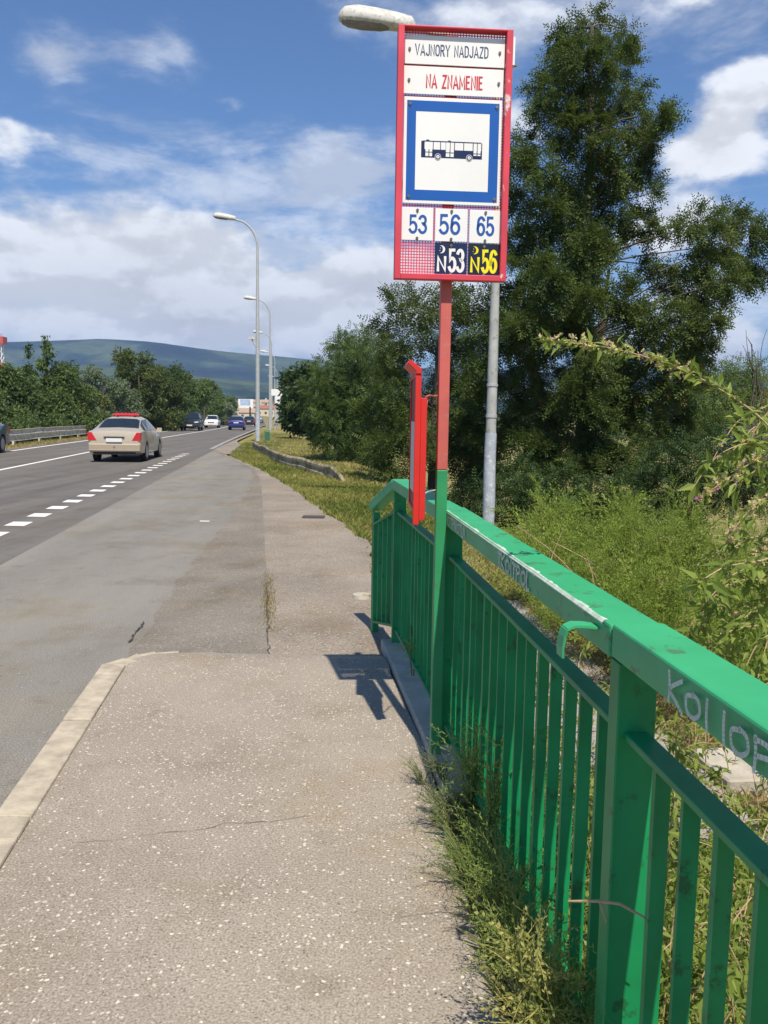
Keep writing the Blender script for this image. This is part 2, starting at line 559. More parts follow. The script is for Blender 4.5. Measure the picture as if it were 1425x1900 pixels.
M['c_dark'] = plain('dark_green_car_paint', (.02, .028, .03), .25, metal=.3, var=.05, coat=.6)
M['c_blue'] = plain('blue_car_paint', (.02, .035, .17), .25, metal=.3, var=.05, coat=.6)
M['c_black'] = plain('black_car_paint', (.02, .02, .022), .3, var=.05, coat=.5)
M['c_navy'] = plain('navy_car_paint', (.012, .016, .03), .25, metal=.2, var=.05, coat=.6)
M['tail'] = plain('tail_lamp_red', (.55, .02, .03), .2, var=.2, scale=12)
M['head'] = plain('headlamp_glass', (.75, .77, .78), .15, var=.1)
M['plate'] = plain('number_plate', (.74, .74, .72), .4, var=.03)
M['trim'] = plain('black_trim', (.02, .02, .02), .5)
M['chrome'] = plain('chrome_trim', (.55, .55, .55), .2, metal=.9)
M['roofsign'] = plain('roof_sign_red', (.62, .03, .06), .4, var=.08)
M['bark'] = plain('bark', (.10, .085, .065), .95, var=.35, scale=14, bump=.8, bscale=25, stretch=(1, 1, .25))
M['twig'] = plain('straw_twig', (.42, .30, .17), .85, var=.25, scale=30)
M['stem_g'] = plain('green_stem', (.16, .19, .07), .8, var=.25, scale=20)
M['cane'] = plain('reddish_cane', (.42, .24, .15), .8, var=.2, scale=20)
M['leaf_rob'] = leafmat('locust_leaf', (.036, .066, .017), (.098, .142, .032), .30, dead=(.16, .10, .03))
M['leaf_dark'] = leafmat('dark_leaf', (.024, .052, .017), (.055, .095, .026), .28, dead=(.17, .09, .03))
M['leaf_mid'] = leafmat('hedge_leaf', (.058, .102, .033), (.138, .20, .058), .34)
M['leaf_deep'] = leafmat('deep_green_leaf', (.038, .075, .024), (.09, .14, .04), .32)
M['leaf_fresh'] = leafmat('fresh_leaf', (.045, .085, .025), (.105, .16, .042), .32, dead=(.2, .10, .03))
M['leaf_pale'] = leafmat('silvery_leaf', (.085, .13, .065), (.18, .225, .12), .30)
M['leaf_ail'] = leafmat('mixed_leaf', (.055, .092, .026), (.13, .165, .045), .30, dead=(.2, .12, .05))
M['leaf_broom'] = leafmat('broom_leaf', (.105, .17, .028), (.26, .34, .062), .40)
M['leaf_goji'] = leafmat('box_thorn_leaf', (.13, .20, .035), (.26, .33, .07), .40)
M['leaf_weed'] = leafmat('weed_leaf', (.13, .21, .04), (.27, .35, .09), .38)
M['seed_head'] = leafmat('seed_head', (.22, .26, .06), (.42, .40, .13), .35)
M['leaf_grey'] = leafmat('grey_weed_leaf', (.12, .145, .07), (.24, .26, .14), .3)
M['flower'] = leafmat('pale_flower', (.56, .54, .20), (.62, .52, .30), .4, dead=(.42, .16, .34))
M['grass'] = leafmat('verge_grass', (.085, .145, .022), (.33, .32, .09), .3)
M['foot_weed'] = leafmat('foot_weed_leaf', (.07, .10, .03), (.27, .24, .12), .3)
M['bankgrass'] = leafmat('bank_grass', (.17, .185, .045), (.40, .36, .13), .3)
M['drygrass'] = leafmat('dry_grass', (.26, .21, .085), (.40, .33, .15), .3)
M['wall_cream'] = plain('house_render', (.62, .53, .38), .9, var=.08)
M['wall_white'] = plain('house_white_render', (.66, .64, .6), .9, var=.06)
M['tile'] = plain('roof_tile', (.32, .13, .08), .9, var=.2, scale=2)
M['roof_brown'] = plain('faded_roof_tile', (.38, .27, .19), .9, var=.2, scale=2)
M['window'] = plain('house_window', (.05, .06, .07), .2)
M['mast_red'] = plain('mast_red_paint', (.5, .09, .07), .6)
M['ad_blue'] = plain('poster_blue', (.38, .48, .66), .6, var=.3, scale=.6)


def terrain_mat():
    m, nt, N, L, b = nodes_of('ground_soil')
    tc = N.new('ShaderNodeTexCoord')
    n = N.new('ShaderNodeTexNoise'); n.inputs['Scale'].default_value = .9; n.inputs['Detail'].default_value = 9
    n.inputs['Roughness'].default_value = .65
    L.new(tc.outputs['Object'], n.inputs['Vector'])
    r = ramp(N, [(.30, (.12, .12, .035)), (.45, (.20, .19, .06)), (.56, (.29, .245, .10)), (.70, (.34, .27, .15))])
    L.new(n.outputs[0], r.inputs[0])
    n2 = N.new('ShaderNodeTexNoise'); n2.inputs['Scale'].default_value = 30; n2.inputs['Detail'].default_value = 6
    L.new(tc.outputs['Object'], n2.inputs['Vector'])
    gr = ramp(N, [(.3, (.6, .6, .6)), (.7, (1.3, 1.3, 1.3))]); L.new(n2.outputs[0], gr.inputs[0])
    mx = N.new('ShaderNodeMix'); mx.data_type = 'RGBA'; mx.blend_type = 'MULTIPLY'; mx.inputs[0].default_value = 1
    L.new(r.outputs[0], mx.inputs[6]); L.new(gr.outputs[0], mx.inputs[7])
    L.new(mx.outputs[2], b.inputs['Base Color']); b.inputs['Roughness'].default_value = .95
    b.inputs['Specular IOR Level'].default_value = .1
    bp = N.new('ShaderNodeBump'); bp.inputs['Strength'].default_value = .6; bp.inputs['Distance'].default_value = .03
    L.new(n2.outputs[0], bp.inputs['Height']); L.new(bp.outputs[0], b.inputs['Normal'])
    return m


def hills_mat():
    m, nt, N, L, b = nodes_of('forest_hills')
    tc = N.new('ShaderNodeTexCoord')
    n = N.new('ShaderNodeTexNoise'); n.inputs['Scale'].default_value = .0035; n.inputs['Detail'].default_value = 6
    L.new(tc.outputs['Object'], n.inputs['Vector'])
    r = ramp(N, [(.40, (.005, .013, .010)), (.5, (.018, .038, .02)), (.57, (.06, .085, .036))])
    L.new(n.outputs[0], r.inputs[0])
    n2 = N.new('ShaderNodeTexNoise'); n2.inputs['Scale'].default_value = .03; n2.inputs['Detail'].default_value = 6
    L.new(tc.outputs['Object'], n2.inputs['Vector'])
    gr = ramp(N, [(.3, (.6, .6, .6)), (.7, (1.35, 1.35, 1.35))]); L.new(n2.outputs[0], gr.inputs[0])
    mx = N.new('ShaderNodeMix'); mx.data_type = 'RGBA'; mx.blend_type = 'MULTIPLY'; mx.inputs[0].default_value = 1
    L.new(r.outputs[0], mx.inputs[6]); L.new(gr.outputs[0], mx.inputs[7])
    L.new(mx.outputs[2], b.inputs['Base Color']); b.inputs['Roughness'].default_value = 1
    b.inputs['Specular IOR Level'].default_value = 0
    return m


M['ground'] = terrain_mat()
M['hills'] = hills_mat()

# ---------------------------------------------------------------- setting: ground, road, pavements
def prof(y):
    """long profile of the road: level here, dipping past the bridge, rising again far off"""
    if y < 40: return 0.0
    if y < 110: return -.30 * smoothstep((y - 40) / 70)
    if y < 270: return -.30 - 2.3 * smoothstep((y - 110) / 160)
    return -2.6 + 5.5 * smoothstep((y - 270) / 420)


def gz(s, y):
    """ground height in the sheared coordinates (s, y)"""
    p = prof(y)
    # left side
    if s < -10.9:
        left = -.16 - .02 * min(1.6, -10.9 - s) - 1.7 * smoothstep((-12.6 - s) / 5.0)
        return p + left
    if s < -2.0:
        return p - .22
    # right side, near: fence, dry strip, lower path, slope
    def near(s):
        if s < .70: return -.22
        if s < .98: return -.22 + .12 * smoothstep((s - .72) / .1) * 1.0
        if s < 1.25: return -.10 - .23 * (s - .98) / .27
        if s < 2.9: return -.33 - .06 * (s - 1.25) / 1.65
        return -.39 - 2.7 * smoothstep((s - 2.9) / 6.5)

    e = float(np.interp(y, [10, 30, 36, 50, 77, 120], [1.9, 2.1, 1.9, 1.15, -.2, -.6]))
    def far(s):
        base = -.115 if s > far_edge(y) else -.22
        return base - 4.2 * smoothstep((s - e) / 11.0) - .25 * smoothstep((s - e) / 2.0)
    t = smoothstep((y - 9.5) / 5.5)
    return p + near(s) * (1 - t) + far(s) * t


EDGE = [(5.3, .78), (8.0, .95), (10.3, 1.10), (12.3, .92), (14.0, .68), (18.5, .20), (24.7, -.67), (31.0, -1.82), (36.7, -2.85), (47, -2.78), (76, -2.55), (400, -2.5), (700, -2.5)]
SEAM = [(5.3, -.08), (8, -.14), (12, -.25), (18.9, -.45), (22, -.60), (24.7, -.80), (36, -2.9)]
PATCHL = [(5.0, -1.0), (6, -.99), (8, -.98), (11.8, -.85), (19.0, -.66), (22.0, -.72), (24.7, -.9), (30, -1.75), (36, -2.95)]


def lin(tab, y):
    ys, vs = zip(*tab)
    return float(np.interp(y, ys, vs))


def far_edge(y):
    return lin(EDGE, y)


def sheet(name, ys, left, right, ns, zf, mat, kind='structure'):
    V, Fc = [], []
    for y in ys:
        l, r = left(y), right(y)
        for k in range(ns + 1):
            s = l + (r - l) * k / ns
            V.append((sx(s, y), y, zf(s, y)))
    n = ns + 1
    for i in range(len(ys) - 1):
        for k in range(ns):
            Fc.append((i * n + k, i * n + k + 1, (i + 1) * n + k + 1, (i + 1) * n + k))
    o = np_mesh(name, V, Fc, mat)
    if kind: o['kind'] = kind
    return o


def spaced(*segs):
    out = []
    for a, b, st in segs:
        out += list(np.arange(a, b, st))
    out.append(segs[-1][1])
    return out


def build_ground():
    ss = [-5000, -2500, -1200, -600, -300, -150, -80, -50, -35, -26] + list(np.arange(-20, 14, .35)) + [15, 17, 20, 25, 32, 45, 70, 110, 200, 400, 900, 2000, 5000]
    ys = [-4000, -1000, -300, -100, -40, -15, -8] + spaced((-5, 30, .5), (30, 90, 1.5), (90, 300, 6), (300, 800, 25)) + [950, 1300, 2000, 3500, 6000]
    V = np.empty((len(ys) * len(ss), 3)); i = 0
    for y in ys:
        yy = min(max(y, -5), 800)
        for s in ss:
            z = gz(s, yy)
            if s > 1 and abs(s) < 40:
                z += .05 * math.sin(s * 2.3 + y * 1.1) * math.sin(y * 1.7 - s) * smoothstep((s - 3.4) / 1.0)
            V[i] = (s - .12 * y - 6e-5 * max(0, min(yy, 800) - 100) ** 2, y, z); i += 1
    n = len(ss)
    a = np.arange(len(ys) - 1)[:, None] * n + np.arange(n - 1)[None, :]
    Fq = np.stack([a, a + 1, a + n + 1, a + n], -1).reshape(-1, 4)
    o = np_mesh('ground', V, Fq, M['ground'], smooth=True)
    o['kind'] = 'structure'


build_ground()
ROAD_Y = spaced((-6, 60, 1.5), (60, 300, 6), (300, 700, 20))
zroad = lambda s, y: prof(y) - .10
sheet('road', ROAD_Y, lambda y: -11.0, lambda y: -2.9, 3, zroad, M['road'])
sheet('bus_bay', spaced((-6, 36, .5)), lambda y: -2.9 + .0, lambda y: lin(PATCHL, y) + .12 if y > 5.05 else -1.0, 3,
      lambda s, y: -.10 + .0005, M['bay'])


def zpath(s, y):
    return -.035 - .06 * smoothstep((y - 5.3) / 4.5)


def zpatch(s, y):
    l, r = lin(PATCHL, y), lin(SEAM, y)
    t = 0 if r - l < 1e-4 else (s - l) / (r - l)
    t = smoothstep(t * 1.3)
    return (-.094) * (1 - t) + zpath(r, y) * t


sheet('asphalt_patch', spaced((5.05, 35.5, .12)), lambda y: lin(PATCHL, y) + .02 * math.sin(y * 5.3) + .015 * math.sin(y * 13.1), lambda y: max(lin(PATCHL, y) + .01, lin(SEAM, max(y, 5.3))), 6, zpatch, M['patch'])
sheet('path', spaced((5.28, 36.5, .4)), lambda y: lin(SEAM, y), lambda y: max(lin(SEAM, y) + .01, far_edge(y) + .04 * math.sin(y * 3.1) + .03 * math.sin(y * 7.7)), 4,
      lambda s, y: zpath(s, y), M['path'])
# pale bare strip where the bay runs back into the road
sheet('gravel_strip', spaced((33, 75, .8)), lambda y: far_edge(y) - .05, lambda y: far_edge(y) + .15 + 1.0 * math.exp(-((y - 38) / 7) ** 2), 3,
      lambda s, y: prof(y) - .085, M['path'])
# raised sidewalk in front, with slightly uneven edges
def walk_right(y):
    return .585 + .024 * (y - 2) + .02 * math.sin(y * 2.1) + .01 * math.sin(y * 9)


sheet('sidewalk', spaced((-6, 4.9, .35), (4.9, 5.46, .08)), lambda y: -.93 if y < 4.95 else -.93 + .6 * ((y - 4.95) / .52) ** 2.2,
      walk_right, 8, lambda s, y: .0 - .05 * smoothstep((y - 5.15) / .33), M['walk'])
# lower path to the right of the railing
sheet('lower_path', spaced((3.5, 12.6, .4)), lambda y: 1.25 + .05 * max(0, y - 5) + .03 * math.sin(y * 2), lambda y: 2.25 + .05 * max(0, y - 5) + .05 * math.sin(y * 1.3), 3,
      lambda s, y: gz(s, y) + .035, M['grey_path'])


def build_slab():
    p = gp(1345, 1432, -.33)
    m = MB(); m.box((p.x + .05, p.y, gz(p.x + .12 * p.y, p.y) + .02), (.30, .42, .14), Matrix.Rotation(.12, 3, 'Z'))
    o = bevel(m.build('concrete_slab', M['concrete']), .01, 1); o['kind'] = 'structure'


build_slab()


def build_kerb():
    mb = MB()
    y = -6.0
    while y < 4.9:
        y1 = min(y + 1.0, 4.93)
        for dz in (0,):
            p = [(sx(-1.06, y + .006), y + .006), (sx(-.92, y + .006), y + .006), (sx(-.92, y1 - .006), y1 - .006), (sx(-1.06, y1 - .006), y1 - .006)]
        j = random.uniform(-.007, .008)
        mb.prism([(a, b) for a, b in p], (0, 0, -.2), (1, 0, 0), (0, 1, 0), (0, 0, .21 + j))
        y = y1
    # curved end piece
    arc_o = [(sx(-1.06, 4.94), 4.94), (-1.575, 5.08), (-1.53, 5.22), (-1.44, 5.31), (-1.30, 5.36)]
    arc_i = [(sx(-.92, 4.94), 4.94), (-1.47, 5.03), (-1.44, 5.12), (-1.38, 5.19), (-1.28, 5.24)]
    for i in range(4):
        z1 = .008 - .01 * i
        mb.prism([arc_o[i], arc_i[i], arc_i[i + 1], arc_o[i + 1]], (0, 0, -.2), (1, 0, 0), (0, 1, 0), (0, 0, .2 + z1))
    o = mb.build('kerb', M['kerb'])
    bevel(o, .008, 2)
    o['kind'] = 'structure'


build_kerb()


def build_markings():
    V, Fc = [], []
    def quad(s0, s1, y0, y1, skew=0.0, z=.005):
        b = len(V)
        for s, y in ((s0, y0), (s1, y0 + skew), (s1, y1 + skew), (s0, y1)):
            V.append((sx(s, y), y, zroad(s, y) + z))
        Fc.append((b, b + 1, b + 2, b + 3))
    y = 4.6
    while y < 33:
        quad(-3.83, -3.55, y - .22, y + .22 - .006 * max(0, y - 12)); y += 1.045
    o = np_mesh('bay_dashes', V, Fc, M['mark']); o['kind'] = 'structure'
    V, Fc = [], []
    for a, b in zip(ROAD_Y[:-1], ROAD_Y[1:]):
        quad(-7.50, -7.36, a, b)
    o = np_mesh('centre_line', V, Fc, M['mark']); o['kind'] = 'structure'
    V, Fc = [], []
    for a, b in zip(ROAD_Y[:-1], ROAD_Y[1:]):
        quad(-10.5, -10.34, a, b)
    o = np_mesh('edge_line', V, Fc, M['mark']); o['kind'] = 'structure'
    V, Fc = [], []
    for a, b in zip(ROAD_Y[:-1], ROAD_Y[1:]):
        if a > 36: quad(-3.2, -3.0, a, b)
    o = np_mesh('road_side_line', V, Fc, worn('faded_road_paint', (.34, .33, .31), (.2, .19, .18), amount=.5, scale=5, rough=.8)); o['kind'] = 'structure'
    V, Fc = [], []
    p = gp(380, 967, -.095)
    o = MB().box((p.x, p.y, -.094), (.14, .05, .008)).build('painted_dot', M['mark']); o['kind'] = 'structure'


build_markings()


def crack(name, pts, w, z, mat):
    """thin wandering crack filled with dark grit"""
    mb = MB()
    P = []
    for (a, b) in zip(pts[:-1], pts[1:]):
        n = max(2, int((Vector(b) - Vector(a)).length / .05))
        for i in range(n):
            q = Vector(a).lerp(Vector(b), i / n)
            P.append(q + Vector((random.uniform(-.012, .012), random.uniform(-.012, .012))))
    WW = [w * random.uniform(.15, 1.2) for _ in P]
    for i in range(len(P) - 1):
        d = (P[min(i + 2, len(P) - 1)] - P[max(i - 1, 0)]).normalized(); nrm = Vector((-d.y, d.x))
        w0, w1 = WW[i], WW[i + 1]
        mb.add([(*(P[i] - nrm * w0), z), (*(P[i] + nrm * w0), z), (*(P[i + 1] + nrm * w1), z), (*(P[i + 1] - nrm * w1), z)], [(0, 1, 2, 3)])
    o = mb.build(name, mat, recalc=False); o['kind'] = 'structure'
    return o


M['grit'] = plain('dark_grit', (.06, .055, .05), .95, var=.4, scale=30)
c2 = lambda u, v, z: gp(u, v, z).to_2d()
crack('sidewalk_crack', [c2(150, 1565, 0), c2(330, 1545, 0), c2(420, 1530, 0), c2(530, 1522, 0), c2(600, 1512, 0)], .0018, .004, M['grit'])
crack('bay_crack', [c2(238, 1190, -.09), c2(255, 1172, -.09), c2(270, 1150, -.09)], .008, -.088, M['grit'])
crack('gutter_dirt', [(sx(-1.085, y), y) for y in np.arange(-2, 5.2, .4)], .028, -.094, M['grit'])
crack('seam_crack', [(sx(lin(SEAM, y), y), y) for y in np.arange(5.35, 8, .3)], .005, -.03, M['grit'])


def build_hills():
    xs = np.linspace(-3600, 3600, 130); ys = np.concatenate([np.linspace(620, 1400, 24), np.linspace(1450, 4200, 70)])
    sky_u = np.array([-600, 0, 100, 200, 300, 400, 480, 570, 700, 900, 1300, 1700, 2200])
    sky_v = np.array([655, 640, 636, 634, 640, 653, 663, 672, 681, 690, 698, 708, 722])
    lo_u = np.array([-600, 0, 150, 300, 420, 520, 650, 900, 2200]); lo_v = np.array([690, 685, 680, 690, 704, 716, 722, 728, 740])
    def hor(u): return 770 - .0157 * (712 - u) * -1 * -1
    r = np.random.default_rng(3)
    ph = r.uniform(0, 6.28, (12, 2)); fr = r.uniform(.002, .012, (12, 2)); am = r.uniform(2, 7, 12)
    V = []
    for y in ys:
        for x in xs:
            u = 712.5 + 1590 * x / 3000.0
            zr = 3000 * (hor(u) - np.interp(u, sky_u, sky_v)) / 1590.0
            u2 = 712.5 + 1590 * x / 2000.0
            zl = 2000 * (hor(u2) - np.interp(u2, lo_u, lo_v)) / 1590.0
            foot = 26 * smoothstep((y - 650) / 900)
            a = zr * (smoothstep((y - 2050) / 950) if y < 3000 else 1 - .3 * smoothstep((y - 3000) / 1200))
            b = zl * (smoothstep((y - 1250) / 750) if y < 2000 else 1 - .35 * smoothstep((y - 2000) / 350))
            nz = sum(am[i] * math.sin(fr[i, 0] * x + ph[i, 0]) * math.sin(fr[i, 1] * y + ph[i, 1]) for i in range(12))
            V.append((x, y, -2.0 + 4 * smoothstep((y - 620) / 60) + max(foot, a, b) + nz * .32 * smoothstep((y - 800) / 1200)))
    n = len(xs)
    a = np.arange(len(ys) - 1)[:, None] * n + np.arange(n - 1)[None, :]
    Fq = np.stack([a, a + 1, a + n + 1, a + n], -1).reshape(-1, 4)
    o = np_mesh('hills', V, Fq, M['hills'], smooth=True)
    o['kind'] = 'structure'


build_hills()


def build_haze():
    m = bpy.data.materials.new('haze_air'); m.use_nodes = True
    nt = m.node_tree
    for n in list(nt.nodes):
        if n.type != 'OUTPUT_MATERIAL': nt.nodes.remove(n)
    pv = nt.nodes.new('ShaderNodeVolumePrincipled')
    pv.inputs['Color'].default_value = (.40, .60, 1.0, 1)
    pv.inputs['Density'].default_value = 0.00019
    nt.links.new(pv.outputs[0], nt.nodes['Material Output'].inputs['Volume'])
    mb = MB(); mb.b2(-5200, 5200, -4200, 6300, -16, 330)
    o = mb.build('haze', m)
    o['kind'] = 'stuff'


build_haze()
#PART2

# ---------------------------------------------------------------- bus stop sign
def arc(cx, cy, rx, ry, a0, a1, n=9):
    return [(cx + rx * math.cos(math.radians(a0 + (a1 - a0) * i / n)), cy + ry * math.sin(math.radians(a0 + (a1 - a0) * i / n))) for i in range(n + 1)]


GLYPH = {
    'V': (.58, [[(0, 1), (.29, 0), (.58, 1)]]),
    'A': (.60, [[(0, 0), (.30, 1), (.60, 0)], [(.10, .28), (.50, .28)]]),
    'J': (.44, [[(.44, 1), (.44, .26)] + arc(.22, .24, .22, .24, 0, -165)]),
    'N': (.50, [[(0, 0), (0, 1), (.50, 0), (.50, 1)]]),
    'O': (.52, [arc(.26, .72, .26, .28, 0, 180, 8) + arc(.26, .28, .26, .28, 180, 360, 8) + [(.52, .73)]]),
    'R': (.52, [[(0, 0), (0, 1), (.26, 1)] + arc(.26, .75, .24, .25, 90, -90, 8) + [(0, .5)], [(.26, .48), (.52, 0)]]),
    'Y': (.56, [[(0, 1), (.28, .45), (.56, 1)], [(.28, .47), (.28, 0)]]),
    'D': (.50, [[(.16, 0), (0, 0), (0, 1), (.18, 1)] + arc(.20, .70, .30, .30, 90, 0, 6) + arc(.20, .30, .30, .30, 0, -90, 6)]),
    'Z': (.50, [[(0, 1), (.50, 1), (0, 0), (.50, 0)]]),
    'M': (.66, [[(0, 0), (0, 1), (.33, .2), (.66, 1), (.66, 0)]]),
    'E': (.44, [[(.44, 1), (0, 1), (0, 0), (.44, 0)], [(.02, .52), (.38, .52)]]),
    'I': (.02, [[(.01, 0), (.01, 1)]]),
    ' ': (.30, []),
    '5': (.48, [[(.44, 1), (.06, 1), (.03, .50)] + arc(.22, .31, .25, .31, 120, -150, 14)]),
    '3': (.48, [arc(.22, .76, .22, .24, 155, -78, 12) + arc(.22, .27, .25, .27, 82, -155, 14)]),
    '6': (.50, [arc(.27, .70, .23, .30, 35, 180, 9) + [(.01, .34)] + arc(.25, .31, .24, .31, 175, 530, 20)]),
}


def text_obj(txt, name, mat, parent, x0, x1, z0, z1, y, sw=.12, depth=.0012, gap=.20):
    """block lettering drawn as strokes of width sw (of the height), fitted into x0..x1, z0..z1 on a plane facing -Y"""
    h = z1 - z0
    w = sw * h
    tot = sum(GLYPH[c][0] for c in txt) + gap * (len(txt) - 1)
    kx = (x1 - x0 - w) / tot; kz = h - w
    m = MB(); cx = x0 + w / 2; lay = 0
    for c in txt:
        for st in GLYPH[c][1]:
            P = [Vector((cx + a * kx, z0 + w / 2 + b * kz)) for a, b in st]
            Lf, Rt = [], []
            n = len(P)
            for i in range(n):
                d0 = (P[i] - P[i - 1]).normalized() if i > 0 else None
                d1 = (P[i + 1] - P[i]).normalized() if i < n - 1 else None
                if d0 is None: d0 = d1
                if d1 is None: d1 = d0
                n0 = Vector((-d0.y, d0.x)); n1 = Vector((-d1.y, d1.x))
                mt = n0 + n1
                mt = mt.normalized() if mt.length > 1e-6 else n0
                k = min(1.9, 1 / max(.35, mt.dot(n0)))
                e = Vector((0, 0))
                if i == 0: e = -d1 * w * .5
                if i == n - 1: e = d0 * w * .5
                if i in (0, n - 1) and abs(d0.y) < .6 and abs(d0.x) > .9: e = e * .3
                Lf.append(P[i] + mt * k * w / 2 + e); Rt.append(P[i] - mt * k * w / 2 + e)
            dz = depth + .00012 * (lay % 4); lay += 1
            V = []
            for l, r in zip(Lf, Rt):
                V += [(l.x, y, l.y), (r.x, y, r.y), (l.x, y - dz, l.y), (r.x, y - dz, r.y)]
            Fc = []
            for i in range(n - 1):
                q = 4 * i
                Fc += [(q + 2, q + 3, q + 7, q + 6), (q, q + 2, q + 6, q + 4), (q + 1, q + 5, q + 7, q + 3)]
            Fc += [(0, 1, 3, 2), (4 * n - 4, 4 * n - 2, 4 * n - 1, 4 * n - 3)]
            m.add(V, Fc)
        cx += (GLYPH[c][0] + gap) * kx
    return m.build(name, mat, parent, recalc=False)


def build_sign():
    root = thing('bus_stop_sign', 'tall red framed bus stop sign with white plates on a red and green pole', 'bus stop sign',
                 (.240, 3.61, 0), math.radians(4.5))
    m = MB(); m.b2(-.0225, .0225, -.0225, .0225, 1.275, 3.0)
    o = m.build('upper_pole', M['pole_red'], root); bevel(o, .004)
    m = MB(); m.b2(-.0228, .0228, -.0228, .0228, -.1, 1.275)
    o = m.build('lower_pole', M['pole_green'], root); bevel(o, .004)
    X0, X1, Z0, Z1 = -.220, .234, 2.045, 3.010
    W, Hh = X1 - X0, Z1 - Z0
    fx = lambda f: X0 + f * W
    fz = lambda f: Z1 - f * Hh
    # frame: a tray of steel profile, 45 mm deep
    yf, yb = -.075, -.03
    m = MB()
    m.b2(X0, X0 + .025, yf, yb, Z0, Z1)
    m.b2(X0 + .025, X1 - .025, yf, yb, Z0, Z0 + .022)
    m.b2(X0 + .025, X1 - .025, yf, yb, Z1 - .007, Z1)
    fr = m.build('frame', M['red'], root); bevel(fr, .002)
    m = MB(); m.b2(X1 - .025, X1, yf, yb, Z0, Z1)
    o = m.build('frame_side', M['red_peel'], root); bevel(o, .002)
    o['label'] = 'right frame bar with peeling red paint'
    # perforated backing: real bars with holes between them
    m = MB(); step = .0112
    a0, a1, c0, c1 = X0 + .025, X1 - .025, Z0 + .022, Z1 - .007
    n = int((a1 - a0) / step)
    for i in range(n + 1):
        x = a0 + (a1 - a0) * i / n
        m.b2(x - .0019, x + .0019, -.0445, -.0425, c0, c1)
    n = int((c1 - c0) / step)
    for i in range(n + 1):
        z = c0 + (c1 - c0) * i / n
        m.b2(a0, a1, -.0447, -.0427, z - .0019, z + .0019)
    m.build('perforated_backing', M['red'], root)
    for z in (2.42, 2.88):
        m = MB(); m.b2(X0 + .03, X1 - .03, -.0425, -.0235, z - .015, z + .015)
        m.build('mounting_rail', M['pole_red'], root)
    m = MB(); m.b2(X1 + .001, X1 + .009, -.07, -.035, 2.88, 2.985)
    br = m.build('side_bracket', M['white'], root)
    m = MB(); m.tube([(X1 + .004, -.05, 2.885), (X1 + .022, -.05, 2.886)], .005, 6); m.build('bolt', M['bolt'], br)

    yp = -.047   # back of the plates
    def plate(name, l, r, t, b, mat, th=.0035, dy=0.0):
        m = MB(); m.b2(fx(l), fx(r), yp - th - dy, yp - dy, fz(b), fz(t))
        o = m.build(name, mat, root); bevel(o, .0012, 1)
        return o, yp - th - dy

    def bolts(parent, y, pts):
        for fxx, fzz in pts:
            c = (fx(fxx), y, fz(fzz))
            m = MB(); m.disc(c, (0, -1, 0), .0058, .004, 8)
            m.tube([(c[0], y - .001, c[2] - .002), (c[0], y - .0015, c[2] - .013)], [.0042, .0012], 5)
            m.build('bolt', M['bolt'], parent)

    p, y = plate('name_plate', .065, .940, .028, .141, M['white'])
    text_obj('VAJNORY NADJAZD', 'lettering', M['grey_blue'], p, fx(.152), fx(.795), fz(.1065), fz(.0625), y, .095, gap=.26)
    bolts(p, y, [(.105, .083), (.895, .083)])
    p, y = plate('request_plate', .060, .935, .148, .257, M['white'])
    text_obj('NA ZNAMENIE', 'lettering', M['txt_red'], p, fx(.252), fx(.755), fz(.2315), fz(.178), y, .115, gap=.27)
    bolts(p, y, [(.104, .203), (.893, .203)])
    p, y = plate('symbol_plate', .066, .930, .268, .690, M['white'])
    m = MB()
    L_, R_, T_, B_ = .092, .906, .282, .677
    l2, r2, t2, b2_ = .172, .822, .324, .635
    for a, b, c, d in ((L_, R_, T_, t2), (L_, R_, b2_, B_), (L_, l2, t2, b2_), (r2, R_, t2, b2_)):
        m.b2(fx(a), fx(b), y - .0006, y, fz(d), fz(c))
    bo = m.build('blue_border', M['blue'], p)
    bolts(p, y - .0006, [(.118, .296), (.882, .296), (.118, .663), (.882, .663)])
    # bus pictogram
    bx0, bx1, bz0, bz1 = fx(.222), fx(.762), fz(.5055), fz(.4385)
    bw, bh = bx1 - bx0, bz1 - bz0
    m = MB(); yy = y
    def r_(a, b, c, d, lay=1, mi=0):
        m.mi = mi
        m.b2(bx0 + a * bw, bx0 + b * bw, yy - .0005 * lay, yy, bz0 + c * bh, bz0 + d * bh)
    r_(0, 1, 0, .47)                       # dark lower body
    r_(0, .055, .47, .98)                  # rear end
    r_(.03, .985, .94, 1.0)                # roof line
    r_(.985, 1.0, .47, .95)
    r_(.08, .13, 1.0, 1.06); r_(.44, .48, 1.0, 1.05)
    for a in (.19, .31, .40, .47, .54, .69, .845, .915):
        r_(a, a + .012, .45, .95)
    r_(.055, .985, .47, .49)
    for a, b in ((.07, .12), (.135, .18), (.405, .465), (.48, .535), (.86, .91), (.925, .975)):
        r_(a, b, .08, .92, 2, 1)           # door leaves, pale
        r_(a, b, .30, .34, 3, 0)
    for a in (.86, .925):
        r_(a, a + .05, .08, .2, 3, 0)
    m.mi = 0
    for cx in (.275, .79):
        c = Vector((bx0 + cx * bw, yy, bz0 + .06 * bh))
        m.mi = 1; m.disc(c, (0, -1, 0), .0125, .0018, 18)
        m.mi = 0; m.disc(c, (0, -1, 0), .0108, .0022, 18)
        m.mi = 1; m.disc(c, (0, -1, 0), .0068, .0026, 16)
        m.mi = 0; m.disc(c, (0, -1, 0), .0022, .0030, 10)
    m.build('bus_pictogram', [M['navy'], M['white']], p)
    # route plates
    def route(txt, l, r, t, b, tl, tr, tt, tb, mat, tmat, bold=.13):
        p, y = plate('route_plate', l, r, t, b, mat)
        text_obj(txt, 'numerals', tmat, p, fx(tl), fx(tr), fz(tb), fz(tt), y, bold, gap=.22)
        return p, y
    p, y = route('53', .062, .342, .706, .839, .125, .290, .735, .812, M['white'], M['num_blue'])
